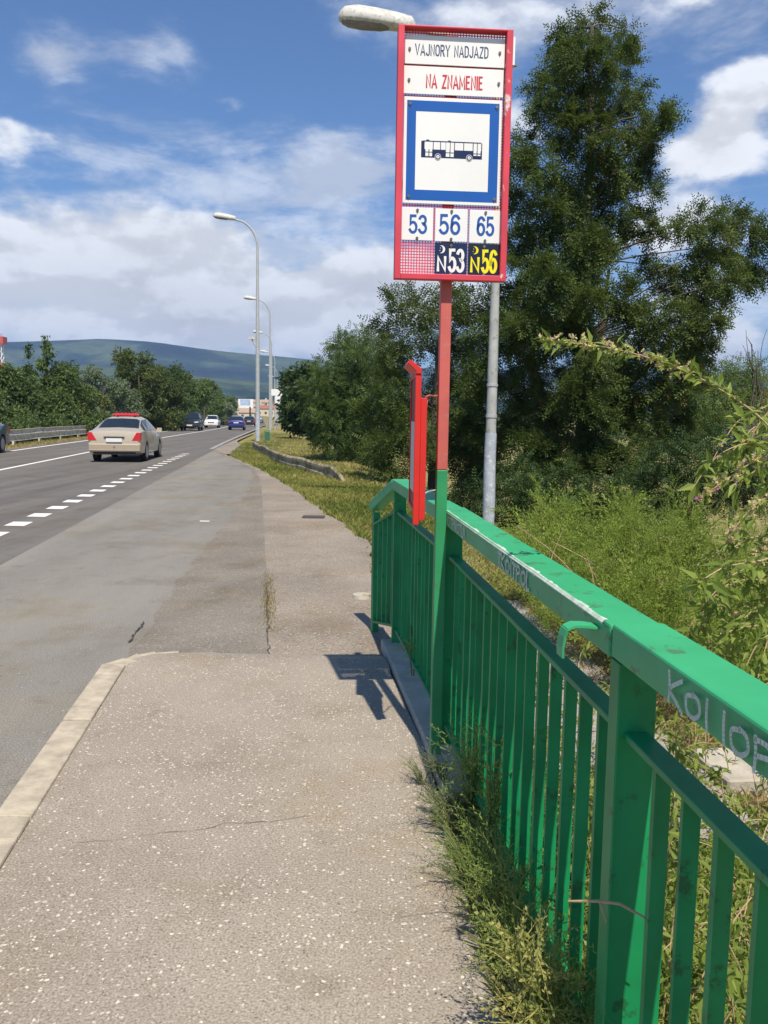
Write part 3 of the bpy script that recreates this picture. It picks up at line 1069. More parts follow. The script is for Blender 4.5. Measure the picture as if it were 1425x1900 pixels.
    bolts(p, y, [(.2, .717), (.2, .830)])
    p, y = route('56', .360, .650, .707, .840, .395, .587, .729, .812, M['white'], M['num_blue'])
    bolts(p, y, [(.505, .717), (.505, .830)])
    p, y = route('65', .667, .950, .708, .842, .730, .893, .733, .813, M['white'], M['num_blue'])
    bolts(p, y, [(.81, .718), (.81, .832)])

    def night(txt, l, r, mat, tmat, o):
        p, y = plate('night_route_plate', l, r, .8445, .977, mat)
        text_obj('N', 'numerals', tmat, p, fx(l + .02), fx(l + .105), fz(.963), fz(.900), y, .17)
        text_obj(txt, 'numerals', tmat, p, fx(l + .12), fx(r - .02), fz(.966), fz(.868), y, .125, gap=.2)
        m = MB()
        # crescent moon with two stars
        cx, cz, R = fx(l + .058), fz(.8725), .0155
        o_, i_ = [], []
        for k in range(13):
            t = math.radians(-115 + 230 * k / 12)
            th = .0075 * math.cos(t * .78)
            o_.append((cx + R * math.cos(t), y - .0012, cz + R * math.sin(t))); i_.append((cx + (R - th) * math.cos(t) - th * .25, y - .0012, cz + (R - th) * math.sin(t)))
        m.add(o_ + i_, [(k, k + 1, 14 + k, 13 + k) for k in range(12)])
        for dx, dz in ((-.004, .005), (-.006, -.005)):
            m.disc((cx + dx, y, cz + dz), (0, -1, 0), .0018, .0012, 6)
        m.build('moon_symbol', tmat, p)
        bolts(p, y, [((l + r) / 2, .856), ((l + r) / 2, .9715)])
    night('53', .362, .652, M['navy'], M['white'], 0)
    night('56', .662, .948, M['blk'], M['yellow'], 0)
    return root


build_sign()


def build_board():
    root = thing('timetable_board', 'narrow bright red timetable board with tilted hood seen edge on, beside the red sign pole', 'notice board',
                 (.130, 3.47, 1.055), math.radians(1.6))
    D, Hh = .34, .61
    m = MB()
    m.b2(-.012, .012, -.0, .012, 0, Hh)           # near side of the tray
    m.b2(-.012, .012, D - .012, D, .05, Hh)
    m.b2(-.012, .012, .012, D - .012, .05, .066)
    m.b2(-.012, .012, .012, D - .012, Hh - .012, Hh)
    o = m.build('frame', M['board_red'], root); bevel(o, .002, 1)
    m = MB(); m.b2(-.006, .0, .012, D - .012, .066, Hh - .012)
    m.build('panel', M['board_dark'], root)
    m = MB(); m.b2(-.010, -.0065, .03, D - .06, .13, .42)
    m.build('paper_sheet', M['paper'], root)
    m = MB(); m.b2(.012, .037, .0, .03, .02, .515); m.b2(.012, .037, D - .03, D, .06, .515); m.b2(.012, .03, .03, D - .03, .06, .515)
    o = m.build('back_channel', M['board_red'], root); bevel(o, .002, 1)
    m = MB()
    m.prism([(-.010, Hh + .0005), (.012, Hh + .0005), (.012, Hh + .022), (-.036, Hh + .058), (-.044, Hh + .043), (-.010, Hh + .012)], (0, -.005, 0), (1, 0, 0), (0, 0, 1), (0, D + .01, 0))
    o = m.build('hood', M['board_red'], root); bevel(o, .002, 1)
    for z in (.52, .125):
        m = MB()
        dx = .092
        m.tube([(.030, .02, z), (.05, .05, z + .008), (dx - .02, .12, z + .006), (dx + .012, .145, z + .01)], .0035, 6)
        if z > .3:
            m.tube([(.034, .02, z - .05), (.042, .05, z - .005), (.055, .06, z + .006)], .003, 6)
        m.build('bracket', M['pole_red'] if z > .3 else M['galv'], root)


build_board()

# ---------------------------------------------------------------- railing
def rail_s(y):
    return .680 + .030 * (min(y, 3.7) - 1.2)


def build_railing():
    root = thing('railing', 'green painted steel pedestrian railing with scribbled top rail along the sidewalk', 'railing', (sx(.7, 2.6), 2.6, 0))
    RX = lambda y: sx(rail_s(y), y)
    posts = [5.45, 3.74, 1.64, -.46]
    ZT, TH, TW = 1.10, .066, .105
    dirv = Vector((RX(3) - RX(2), 1, 0)).normalized()
    side = Vector((dirv.y, -dirv.x, 0))
    R = Matrix((side, dirv, Vector((0, 0, 1)))).transposed()
    for y in posts:
        m = MB(); m.box((RX(y), y, (ZT - TH - .004) / 2 - .05), (.078, .052, ZT - TH - .004 + .1), R)
        o = m.build('post', M['green'], root, world=True); bevel(o, .003, 1)
    # top rail sections, each a box profile; joints at the posts with small offsets
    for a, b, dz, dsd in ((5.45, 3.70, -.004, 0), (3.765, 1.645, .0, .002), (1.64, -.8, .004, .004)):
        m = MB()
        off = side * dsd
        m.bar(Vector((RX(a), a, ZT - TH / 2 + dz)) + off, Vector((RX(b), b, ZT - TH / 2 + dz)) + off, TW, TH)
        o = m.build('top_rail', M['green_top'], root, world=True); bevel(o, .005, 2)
        if a > 3.8: rail_far = o
        elif a > 2: rail_mid = o
        else: rail_near = o
    # mid and bottom rails between posts
    for a, b in zip(posts[:-1], posts[1:]):
        a2, b2 = a - .027, b + .027
        for z, nm in ((.885, 'mid_rail'), (.12, 'bottom_rail')):
            m = MB(); m.bar((RX(a2), a2, z), (RX(b2), b2, z), .048, .016)
            o = m.build(nm, M['green'], root, world=True); bevel(o, .002, 1)
        n = int(round((a2 - b2) / .118))
        for i in range(1, n):
            y = a2 + (b2 - a2) * i / n
            jit = random.uniform(-.002, .002)
            m = MB(); m.box((RX(y) + jit, y + random.uniform(-.004, .004), (.128 + .877) / 2), (.030, .014, .877 - .128), R @ Matrix.Rotation(random.uniform(-.14, .14), 3, 'Z'))
            o = m.build('baluster', M['green'], root, world=True)
    # ramped end piece turning left past the last post
    A = Vector((RX(5.45), 5.46, 0)); B = Vector((-.055, 6.0, -.06))
    dd = (B - A); dd.z = 0; dd.normalize()
    m = MB(); m.bar(A + Vector((-.012, .0, 1.062)), B + Vector((0, 0, .915)) + dd * .03, .085, .066)
    o = m.build('end_rail', M['green_top'], root, world=True); bevel(o, .005, 2)
    R2 = Matrix((Vector((dd.y, -dd.x, 0)), dd, Vector((0, 0, 1)))).transposed()
    m = MB(); m.box(B + Vector((0, 0, .40)), (.045, .052, .95), R2)
    o = m.build('post', M['green'], root, world=True); bevel(o, .003, 1)
    for z0, z1, nm in ((.885, .80, 'mid_rail'), (.13, .10, 'bottom_rail')):
        m = MB(); m.bar(A + dd * .03 + Vector((0, 0, z0)), B - dd * .03 + Vector((0, 0, z1)), .048, .016)
        m.build(nm, M['green'], root, world=True)
    for i in range(1, 5):
        t = i / 5
        p = A.lerp(B, t); zb, zt = .135 - .03 * t, .877 - .085 * t
        m = MB(); m.box(Vector((p.x, p.y, p.z + (zb + zt) / 2)), (.030, .014, zt - zb), R2)
        m.build('baluster', M['green'], root, world=True)
    # ragged pale edge where the paint has worn off the front of the middle section
    m = MB(); V = []
    ys_ = np.arange(3.70, 1.68, -.012)
    for i, y in enumerate(ys_):
        wv = .0015 + .008 * max(0, math.sin(y * 9.0) * math.sin(y * 23 + 1) * .8 + random.uniform(-.25, .45)) * (1 if y < 3.1 else .6)
        e = Vector((RX(y), y, ZT)) - side * (TW / 2 - .005)
        V += [e + Vector((0, 0, .0006)), e + side * wv + Vector((0, 0, .0006)), e - side * .0053 + Vector((0, 0, -.0055)), e - side * .0056 + Vector((0, 0, -.006 - wv * .5))]
    Fc = []
    for i in range(len(ys_) - 1):
        q = 4 * i
        Fc += [(q, q + 1, q + 5, q + 4), (q, q + 4, q + 6, q + 2), (q + 2, q + 6, q + 7, q + 3)]
    m.add(V, Fc)
    m.build('worn_edge', plain('bare_primer', (.52, .60, .50), .8, var=.3, scale=40), rail_mid, recalc=False).data.transform(Matrix.Translation(-root.location))
    # bent strip hook at the near post
    hp = Vector((RX(1.69), 1.69, 1.075)) - side * (TW / 2)
    m = MB()
    prof_ = [(0, .002), (-.02, .004), (-.045, .004), (-.060, -.004), (-.064, -.02), (-.066, -.045), (-.064, -.066)]
    pts = [hp + side * a + Vector((0, 0, b)) + dirv * (.035 + (.02 * i / 6)) for i, (a, b) in enumerate(prof_)]
    wv = dirv * .020
    for i in range(len(pts) - 1):
        p, q = pts[i], pts[i + 1]
        t = Vector((0, 0, .0025)) if i < 3 else side * .0025
        m.add([p - wv - t, p + wv - t, q + wv - t, q - wv - t, p - wv + t, p + wv + t, q + wv + t, q - wv + t],
              [(0, 1, 2, 3), (7, 6, 5, 4), (0, 4, 5, 1), (3, 2, 6, 7), (0, 3, 7, 4), (1, 5, 6, 2)])
    m.build('hook', M['green_top'], root, world=True, smooth=True)

    # scribbled marker strokes on the road-facing side of the top rail
    GR = plain('marker_ink', (.56, .66, .60), .6, var=.2, scale=60)
    def strokes(parent, y0, sc, glyphs, zmid, w):
        m = MB()
        yy = y0
        for g in glyphs:
            for st in g[1]:
                P = []
                for (a, b) in st:
                    y = yy - a * sc
                    p = Vector((RX(y), y, zmid + (b - .5) * .052)) - side * (TW / 2 + .0022)
                    P.append(p)
                # smooth polyline
                Q = []
                for i in range(len(P) - 1):
                    p0, p1, p2, p3 = P[max(i - 1, 0)], P[i], P[i + 1], P[min(i + 2, len(P) - 1)]
                    for t in (0, .25, .5, .75):
                        Q.append(.5 * ((2 * p1) + (p2 - p0) * t + (2 * p0 - 5 * p1 + 4 * p2 - p3) * t * t + (-p0 + 3 * p1 - 3 * p2 + p3) * t ** 3))
                Q.append(P[-1])
                for i in range(len(Q) - 1):
                    d = (Q[i + 1] - Q[i])
                    if d.length < 1e-6: continue
                    nn = side.cross(d.normalized()) * w / 2
                    e = d.normalized() * w * .15
                    m.add([Q[i] - nn - e, Q[i] + nn - e, Q[i + 1] + nn + e, Q[i + 1] - nn + e], [(0, 1, 2, 3)])
            yy -= g[0] * sc
        m.build('graffiti', GR, parent, world=False, recalc=False)
    K = (.62, [[(0, 1), (.05, .5), (.02, 0)], [(.5, .95), (.06, .45), (.3, .2), (.55, -.05)]])
    O = (.62, [[(.28, .75), (.05, .6), (.08, .2), (.3, .1), (.5, .35), (.45, .7), (.25, .78)]])
    I = (.28, [[(.1, .95), (.1, .5), (.14, .02)]])
    P_ = (.6, [[(.05, .9), (.08, .4), (.06, -.05)], [(.02, .8), (.35, .85), (.45, .6), (.1, .42)]])
    T = (.45, [[(.0, .85), (.4, .8)], [(.2, .85), (.2, .0)]])
    N_ = (.5, [[(.02, .0), (.05, .9), (.35, .1), (.38, .95)]])
    L_ = (.42, [[(.05, .95), (.06, .05), (.35, .08)]])
    # strokes are built in world coordinates, so give them the root offset back
    def holder(parent, *a):
        n0 = set(bpy.data.objects)
        strokes(parent, *a)
        for o in set(bpy.data.objects) - n0:
            o.data.transform(Matrix.Translation(-root.location))
    holder(rail_mid, 3.62, .085, [N_, O, I, T, P_, N_, I, O, T, L_, N_], ZT - TH / 2, .008)
    holder(rail_mid, 2.62, .095, [T, K, O, I, T, P_, O, L_], ZT - TH / 2, .010)
    holder(rail_near, 1.36, .100, [K, O, I], ZT - TH / 2 + .002, .0075)
    holder(rail_near, 1.36 - .176, .100, [I, O, P_, T], ZT - TH / 2 + .002, .0075)
    return root


build_railing()


def build_plinth():
    m = MB()
    for a, b in ((5.52, 4.75), (4.74, 3.9), (3.89, 2.6), (2.59, 1.2), (1.19, -1)):
        m.prism([(sx(rail_s(a) - .10, a), a), (sx(rail_s(a) + .06, a), a), (sx(rail_s(b) + .06, b), b), (sx(rail_s(b) - .10, b), b)], (0, 0, -.3), (1, 0, 0), (0, 1, 0), (0, 0, .335 if a > 3.8 else .29))
    o = m.build('concrete_edging', M['concrete']); bevel(o, .008, 1); o['kind'] = 'structure'
    m = MB()
    m.tube([gp(672, 1105, -.04) + Vector((0, 0, -.02)), gp(672, 1105, -.04) + Vector((0, 0, .012))], [.085, .08], 16)
    o = m.build('utility_cover', M['concrete'], smooth=True); tag(o, 'small round pale utility cover set in the path beside the railing end', 'utility cover')
    m.__init__()
    c = gp(681, 1106, -.035)
    m = MB(); m.box((c.x - .005, c.y, -.024), (.06, .025, .006)); m.box((c.x + .02, c.y + .01, -.023), (.02, .03, .006))
    m.build('rusty_centre', M['twig'], o)
    # open drain slot at the path edge
    p = gp(582, 958, -.08)
    m = MB(); m.box((p.x, p.y, -.088), (.34, .30, .012)); d = m.build('drain_slot', M['grit']); d['kind'] = 'structure'


build_plinth()

# ---------------------------------------------------------------- street lamps
def lamp_mesh(root, H, pole_r, sc, arm, mats, bracket=False, wrap=True, lod=False):
    n = 12
    m = MB(); m.tube([(0, 0, -.3), (0, 0, H * .35), (0, 0, H * .72), (0, 0, H - 1.6 * sc)], [pole_r, pole_r * .92, pole_r * .62, pole_r * .52], n)
    m.build('pole', mats[0], root, smooth=True)
    # curved arm reaching over the road (towards -X)
    P = []
    R = 1.3 * sc
    for k in range(10):
        t = math.radians(9 * k * .88)
        P.append((-R + R * math.cos(t), 0, H - 1.6 * sc + 1.45 * sc * math.sin(t)))
    P.append((P[-1][0] - arm, 0, P[-1][2] + arm * .16))
    m = MB(); m.tube(P, [pole_r * .5] * 6 + [pole_r * .42] * (len(P) - 6), 8)
    m.build('arm', mats[0], root, smooth=True)
    # head: flattened boat shape, thicker in the middle
    hx, hz = P[-1][0] + .05 * sc, P[-1][2]
    L = 1.22 * sc
    st = [(0, .05, .055), (.05, .10, .105), (.25, .135, .125), (.5, .17, .14), (.75, .18, .145), (.92, .14, .12), (1.0, .06, .055)]
    V, Fc = [], []
    nn = 12
    for (t, w, h) in st:
        cx = hx - t * L; cz = hz + t * L * .10 + .02 * sc
        for k in range(nn):
            a = 2 * math.pi * k / nn
            zz = math.sin(a); zz = zz * 1.0 if zz > 0 else zz * .35
            V.append((cx, w * sc * math.cos(a), cz + h * sc * 1.65 * zz))
    for i in range(len(st) - 1):
        for k in range(nn):
            k2 = (k + 1) % nn
            Fc.append((i * nn + k, i * nn + k2, (i + 1) * nn + k2, (i + 1) * nn + k))
    Fc += [tuple(range(nn)), tuple((len(st) - 1) * nn + k for k in range(nn))[::-1]]
    m = MB(); m.add(V, Fc)
    hd = m.build('lamp_head', mats[1], root, smooth=True, sharp=60)
    # cover under the outer part
    V, Fc = [], []
    st2 = [(.33, .09, .03), (.45, .135, .07), (.7, .15, .09), (.88, .125, .075), (.96, .07, .03)]
    for (t, w, h) in st2:
        cx = hx - t * L; cz = hz + t * L * .10 + .004 * sc
        for k in range(nn):
            a = 2 * math.pi * k / nn
            zz = math.sin(a); zz = zz * .2 if zz > 0 else zz
            V.append((cx, w * sc * .94 * math.cos(a), cz - .03 * sc + h * sc * .8 * zz))
    for i in range(len(st2) - 1):
        for k in range(nn):
            k2 = (k + 1) % nn
            Fc.append((i * nn + k, i * nn + k2, (i + 1) * nn + k2, (i + 1) * nn + k))
    Fc += [tuple(range(nn)), tuple((len(st2) - 1) * nn + k for k in range(nn))[::-1]]
    m = MB(); m.add(V, Fc)
    m.build('cover', M['lamp_glass'], hd, smooth=True, sharp=60)
    if wrap:
        m = MB(); m.tube([(0, 0, .0), (0, 0, .5), (.004, 0, 1.0), (0, .003, 1.6)], [pole_r * 1.07, pole_r * 1.1, pole_r * 1.06, pole_r * 1.03], n)
        m.build('poster_remains', M['lamp_wrap'], root, smooth=True)


def build_lamps():
    # near lamp: pole foot on the slope behind the railing
    pb = dp(905, 1000, 14.0)
    top = dp(690, 36, 14.0)
    base_z = gz(pb.x + .12 * 14.0, 14.0)
    root = thing('street_lamp', 'nearest grey street lamp behind the bus stop sign, its blotchy white head above the sign', 'street lamp', (pb.x, 14.0, base_z), 0, 'street lamps along the road')
    Hn = top.z - base_z - .0
    lamp_mesh(root, Hn, .088, .97, .545, (M['lamp_pole'], M['lamp_head']), wrap=False)
    m = MB(); m.tube([(0, 0, .1), (0.003, 0, .7), (-.004, .003, 1.2), (0, 0, 1.75)], [.096, .101, .097, .094], 12)
    m.build('poster_remains', M['lamp_wrap'], root, smooth=True)
    m = MB(); m.tube([(.0, 0, 2.0), (.002, 0, 2.05)], [.093, .093], 12); m.build('band', M['galv'], root, smooth=True)
    m = MB(); m.tube([(.0, 0, 2.5), (.002, 0, 2.54)], [.092, .092], 12); m.build('band', M['galv'], root, smooth=True)
    # lean: the pole tilts a little as in the photo
    pos = [(48.0, 478, 'tall galvanised street lamp beside the end of the right guard rail'),
           (79.0, 501, 'second tall street lamp past the one at the guard rail end'),
           (110.0, 504, 'third street lamp along the row beyond the guard rail'),
           (141.0, 510, 'fourth street lamp in the distant row'),
           (172.0, 514, 'fifth and thin street lamp in the distant row'),
           (205.0, 516, 'farthest small street lamp of the row along the road')]
    first = None
    for i, (y, u, lab) in enumerate(pos):
        x = dp(u, 700, y).x
        s = x + .12 * y
        zb = gz(s, y) if y > 60 else -.05
        if first is None:
            first = thing('street_lamp', lab, 'street lamp', (x, y, zb), math.radians(7), 'street lamps along the road')
            lamp_mesh(first, 12.1, .125, 1.0, .30, (M['galv'], M['lamp_head']))
            o = first
            m = MB()
            m.tube([(-.02, 0, 5.1), (-.30, -.05, 5.55), (-.34, -.05, 5.6)], .04, 6); m.tube([(0, 0, 5.18), (-.1, -.02, 5.2)], .05, 6)
            m.b2(-.48, -.12, -.14, .04, 5.58, 5.72)
            m.build('floodlight', M['lamp_head'], o)
        else:
            o = copy_tree(first)
            for ch in [c for c in bpy.data.objects if c.parent == o]:
                if ch.name.split('.')[0] in ('floodlight', 'poster_remains'):
                    bpy.data.objects.remove(ch)
            o.location = (x, y, zb); o['label'] = lab
    # green railing bit beside the first far lamp
    r = thing('green_railing', 'short green railing at the foot of the street lamp by the guard rail', 'railing', (first.location.x + .30, 48.6, -.15), math.radians(8))
    for x in (0, .5):
        m = MB(); m.b2(x - .03, x + .03, -.03, .03, 0, .75); m.build('post', M['pole_green'], r)
    m = MB(); m.b2(-.03, .53, -.04, .04, .75, .8); m.build('top_rail', M['pole_green'], r)
    m = MB()
    m.b2(.03, .47, -.012, .012, .12, .70)
    m.build('infill', M['green_dull'], r)
    r.scale = (.6, 1, .85)


build_lamps()

# ---------------------------------------------------------------- guard rails
def wbeam(name, label, pts, post_gap, zlow, zhigh, sink_start=False, post_dx=-.07, mat='rail_w'):
    """corrugated beam following pts (x,y,z ground), with posts"""
    root = thing(name, label, 'guard rail', pts[0])
    prof_ = [(0, 0), (.035, .05), (.035, .10), (0, .15), (0, .17), (.035, .22), (.035, .27), (0, .32)]
    P = [Vector(p) for p in pts]
    V, Fc = [], []
    nP = len(prof_)
    for i, p in enumerate(P):
        d = (P[min(i + 1, len(P) - 1)] - P[max(i - 1, 0)]); d.z = 0; d.normalize()
        nrm = Vector((-d.y, d.x, 0))
        drop = 0
        if sink_start:
            drop = .42 * (1 - smoothstep(i / 3.0))
        jx = random.uniform(-.03, .03); jz = random.uniform(-.04, .04) if sink_start else random.uniform(-.02, .02)
        for (a, b) in prof_:
            V.append(p + nrm * (a + jx) + Vector((0, 0, zlow + jz + b * (zhigh - zlow) / .32 - drop)))
    for i in range(len(P) - 1):
        for k in range(nP - 1):
            Fc.append((i * nP + k, i * nP + k + 1, (i + 1) * nP + k + 1, (i + 1) * nP + k))
    m = MB(); m.add(V, Fc)
    o = m.build('beam', M[mat], root, world=True, recalc=False)
    md = o.modifiers.new('thickness', 'SOLIDIFY'); md.thickness = .02
    acc = 0
    last = P[0]
    cnt = 0
    for p in P[1:]:
        acc += (p - last).length; last = p
        if acc > post_gap and cnt < 60:
            acc = 0; cnt += 1
            m = MB(); m.box(p + Vector((post_dx, 0, (zhigh - .05) / 2 - .1)), (.12, .12, zhigh + .15))
            m.build('post', M[mat], root, world=True)
    return root


wbeam('guard_rail', 'long weathered guard rail in front of the trees across the road',
      [(sx(-12.4 - .012 * max(0, y - 38), y), y, prof(y) - .2) for y in spaced((22, 110, 1.5), (110, 260, 6))], 3.9, .24, .78)
gr_pts = [(650, 893), (632, 888), (600, 878), (560, 868), (520, 857), (495, 843), (470, 831)]
G = [gp(u, v, -.02) for u, v in gr_pts]
Gd = []
for a, b in zip(G[:-1], G[1:]):
    n = max(2, int((b - a).length / 1.2))
    for i in range(n): Gd.append(a.lerp(b, i / n))
Gd.append(G[-1])
wbeam('guard_rail', 'low mossy guard rail sinking into the grass verge on the right', Gd, 3.5, -.10, .27, sink_start=True, post_dx=.12, mat='rail_moss')

# ---------------------------------------------------------------- cars
def loft_car(st):
    """st: stations (y, zb, zbelt, ztop, wb, wbelt, wtop); returns rings of points (full, symmetric)"""
    rings = []
    for (y, zb, ze, zt, wb, we, wt) in st:
        half = [(wb * .80, zb), (wb * .97, zb + .07), (wb, zb + (ze - zb) * .45), (we, ze), (wt, zt - (zt - ze) * .13), (wt * .80, zt)]
        r = [(-a, y, b) for a, b in half[::-1]] + [(0, y, zt + .018)] + [(a, y, b) for a, b in half][::-1]
        rings.append([Vector(p) for p in r])
    return rings


# ring indexes: 0 roof-left ... 5 sill-left | after reversal: left half listed from roof to sill
def make_car(name, label, st, paint, loc, rz, cab, front_view=False, kind='saloon', group=None, wheel_r=.32, axles=(-1.38, 1.42), bumper=None, roof_sign=False, tail_poly=None):
    root = thing(name, label, 'car', loc, rz, group)
    n = 13
    rings = []
    for (y, zb, ze, zt, wb, we, wt) in st:
        L = [(wt * .80, zt), (wt, zt - (zt - ze) * .13), (we, ze), (wb, zb + (ze - zb) * .45), (wb * .97, zb + .07), (wb * .80, zb)]
        r = [(0, y, zt + .018)] + [(a, y, b) for a, b in L] + [(-a, y, b) for a, b in L[::-1]]
        rings.append([Vector(p) for p in r])
    V = [p for r in rings for p in r]; Fc = []
    for i in range(len(rings) - 1):
        for k in range(n):
            k2 = (k + 1) % n
            Fc.append((i * n + k, i * n + k2, (i + 1) * n + k2, (i + 1) * n + k))
    Fc += [tuple(range(n))[::-1], tuple((len(rings) - 1) * n + k for k in range(n))]
    m = MB(); m.add(V, Fc)
    body = m.build('body', paint, root, smooth=True, sharp=42)
    # cut the wheel arches
    W = max(s[4] for s in st)
    mb = MB()
    for y in axles:
        for sgn in (-1, 1):
            mb.tube([(sgn * (W - .26), y, wheel_r), (sgn * (W + .2), y, wheel_r)], wheel_r + .055, 20)
    cut = mb.build('arch_cutter', M['trim'])
    cut.parent = root
    md = body.modifiers.new('arch', 'BOOLEAN'); md.object = cut; md.operation = 'DIFFERENCE'; md.solver = 'EXACT'
    dg = bpy.context.evaluated_depsgraph_get()
    me = bpy.data.meshes.new_from_object(body.evaluated_get(dg))
    body.modifiers.clear(); body.data = me
    me.materials.clear(); me.materials.append(paint)
    me.set_sharp_from_angle(angle=math.radians(42))
    bpy.data.objects.remove(cut)

    def pane(nm, quad, inset, off, mat, parent=root):
        A, B, C_, D = quad
        lerp = lambda u, v: (A * (1 - u) + B * u) * (1 - v) + (D * (1 - u) + C_ * u) * v
        nrm = (B - A).cross(D - A).normalized()
        c = (A + B + C_ + D) / 4
        if nrm.dot(c - Vector((0, c.y * .8, .7))) < 0: nrm = -nrm
        u0, u1, v0, v1 = inset
        q = [lerp(u0, v0), lerp(u1, v0), lerp(u1, v1), lerp(u0, v1)]
        m = MB(); m.add([p + nrm * off for p in q] + [p - nrm * .004 for p in q], [(0, 1, 2, 3), (7, 6, 5, 4), (0, 4, 5, 1), (1, 5, 6, 2), (2, 6, 7, 3), (3, 7, 4, 0)])
        return m.build(nm, mat, parent)
    ir, i0, i1, iw = cab     # rear glass base, roof rear, roof front, windscreen base (station indices)
    R = rings
    lf = lambda r: r[11]; rt = lambda r: r[2]
    # rear window and windscreen span left shoulder to right shoulder
    def screen(nm, r0, r1, v0, v1, edge, off):
        """glass following the curved section of the body between two stations"""
        rows = []
        for v in (v0, v1):
            q = [r0[k].lerp(r1[k], v) for k in (11, 12, 0, 1, 2)]
            q[0] = q[0].lerp(q[1], edge); q[4] = q[4].lerp(q[3], edge)
            rows.append(q)
        nrm = (rows[0][4] - rows[0][0]).cross(rows[1][2] - rows[0][2]).normalized()
        if nrm.z < 0: nrm = -nrm
        m = MB()
        V = [p + nrm * off for p in rows[0]] + [p + nrm * off for p in rows[1]] + [p - nrm * .01 for p in rows[0]] + [p - nrm * .01 for p in rows[1]]
        Fc = [(k, k + 1, 6 + k, 5 + k) for k in range(4)] + [(0, 10, 11, 1), (5, 6, 16, 15), (0, 5, 15, 10), (4, 14, 19, 9)] + [(k, k + 1, 11 + k, 10 + k) for k in range(1, 4)] + [(5 + k, 6 + k, 16 + k, 15 + k) for k in range(1, 4)]
        m.add(V, Fc)
        return m.build(nm, M['glass'], root)
    screen('rear_window', R[ir], R[i0], .10, .90, .15, .012)
    screen('windscreen', R[iw], R[i1], .06, .94, .12, .012)
    sides = []
    for sgn, a, b in ((1, 3, 2), (-1, 10, 11)):
        for i in range(ir, iw):
            v0, v1 = (.1, .95)
            u0, u1 = .03, .97
            if i == ir: u0, u1 = .45, .97
            if i == iw - 1: u0, u1 = .03, .62
            pane('side_window', (R[i][a] if i != ir else R[i][a], R[i + 1][a], R[i + 1][b], R[i][b]), (u0, u1, v0, v1), .010, M['glass'])
    # wheels
    for y in axles:
        for sgn in (-1, 1):
            c = sgn * (W - .11)
            m = MB(); m.tube([(c - .10, y, wheel_r), (c - .09, y, wheel_r), (c + .09, y, wheel_r), (c + .10, y, wheel_r)], [wheel_r - .03, wheel_r, wheel_r, wheel_r - .03], 22)
            w = m.build('wheel', M['tyre'], root, smooth=True)
            m = MB(); e = c + sgn * .101
            m.tube([(e, y, wheel_r), (e + sgn * .006, y, wheel_r)], [wheel_r * .66, wheel_r * .6], 18)
            m.build('rim', M['rim'], w)
    yr, yf = st[0][0], st[-1][0]
    # mirrors
    wm = st[iw][5]
    for sgn in (-1, 1):
        m = MB(); zc = st[iw][2] + .06; yc = st[iw][0] - .25
        m.prism([(-.02, -.07), (.16, -.06), (.19, .0), (.17, .08), (.02, .08)], (sgn * (wm - .01), yc, zc), (sgn, 0, 0), (0, 0, 1), (0, .10, 0))
        m.build('mirror', M['trim'] if kind != 'saloon' else paint, root)
    zb = st[1][1]
    bump = bumper or paint
    Wb = st[1][4]
    # bumpers with a dark lower edge
    m = MB(); m.b2(-Wb * .985, Wb * .985, yr - .035, yr + .25, zb + .04, zb + .30)
    o = m.build('rear_bumper', bump, root); bevel(o, .03, 2)
    m = MB(); m.b2(-Wb * .97, Wb * .97, yf - .22, yf + .045, st[-2][1] + .02, st[-2][1] + .27)
    o = m.build('front_bumper', bump, root); bevel(o, .03, 2)
    # plates
    zp = st[1][2] - .27 if kind == 'saloon' else st[1][2] - .22
    m = MB(); m.b2(-.26, .26, yr - .05, yr - .036, zp, zp + .115); m.build('number_plate', M['plate'], root)
    zf = st[-2][1] + .12
    m = MB(); m.b2(-.26, .26, yf + .046, yf + .058, zf, zf + .115); m.build('number_plate', M['plate'], root)
    # lights
    tp = tail_poly or [(.58, .71), (.875, .71), (.87, .96), (.74, .96)]
    for sgn in (-1, 1):
        m = MB(); m.prism([(a * sgn, b) for a, b in tp], (0, yr - .012, 0), (1, 0, 0), (0, 0, 1), (0, .24, 0))
        m.build('tail_light', M['tail'], root)
    zh = st[-2][2] - .13
    for sgn in (-1, 1):
        m = MB(); m.prism([(sgn * .48, zh), (sgn * Wb * .93, zh + .03), (sgn * Wb * .93, zh + .15), (sgn * .55, zh + .13)], (0, yf - .16, 0), (1, 0, 0), (0, 0, 1), (0, .175, 0))
        m.build('headlight', M['head'], root)
    m = MB(); m.b2(-.40, .40, yf - .1, yf + .012, zh + .0, zh + .12)
    m.build('grille', M['trim'], root)
    m = MB(); m.b2(-.34, .34, yr - .042, yr - .0, zp + .145, zp + .17)
    m.build('boot_trim', M['trim'], root)
    if roof_sign:
        zt = max(s[3] for s in st)
        m = MB(); m.prism([(-.44, 0), (.44, 0), (.46, .03), (.36, .075), (-.36, .075), (-.46, .03)], (0, -.42, zt + .045), (1, 0, 0), (0, 0, 1), (0, .26, 0))
        rs = m.build('roof_sign', M['roofsign'], root)
        m = MB()
        for x in (-.3, .3): m.b2(x - .03, x + .03, -.36, -.24, zt - .02, zt + .045)
        m.build('roof_sign_foot', M['trim'], rs)
        # lower bumper strip, badge
        m = MB(); m.b2(-Wb * .96, Wb * .96, yr - .046, yr - .034, zb + .085, zb + .105); m.build('bumper_strip', M['champ'], root)
        m = MB(); m.disc((0, yr - .035, zb + .2), (0, -1, 0), .035, .01, 12); m.build('badge', M['chrome'], root)
        m = MB(); m.b2(-.70, .70, yr + .02, yr + .3, zb - .02, zb + .05); m.build('underbody', M['trim'], root)
    return root


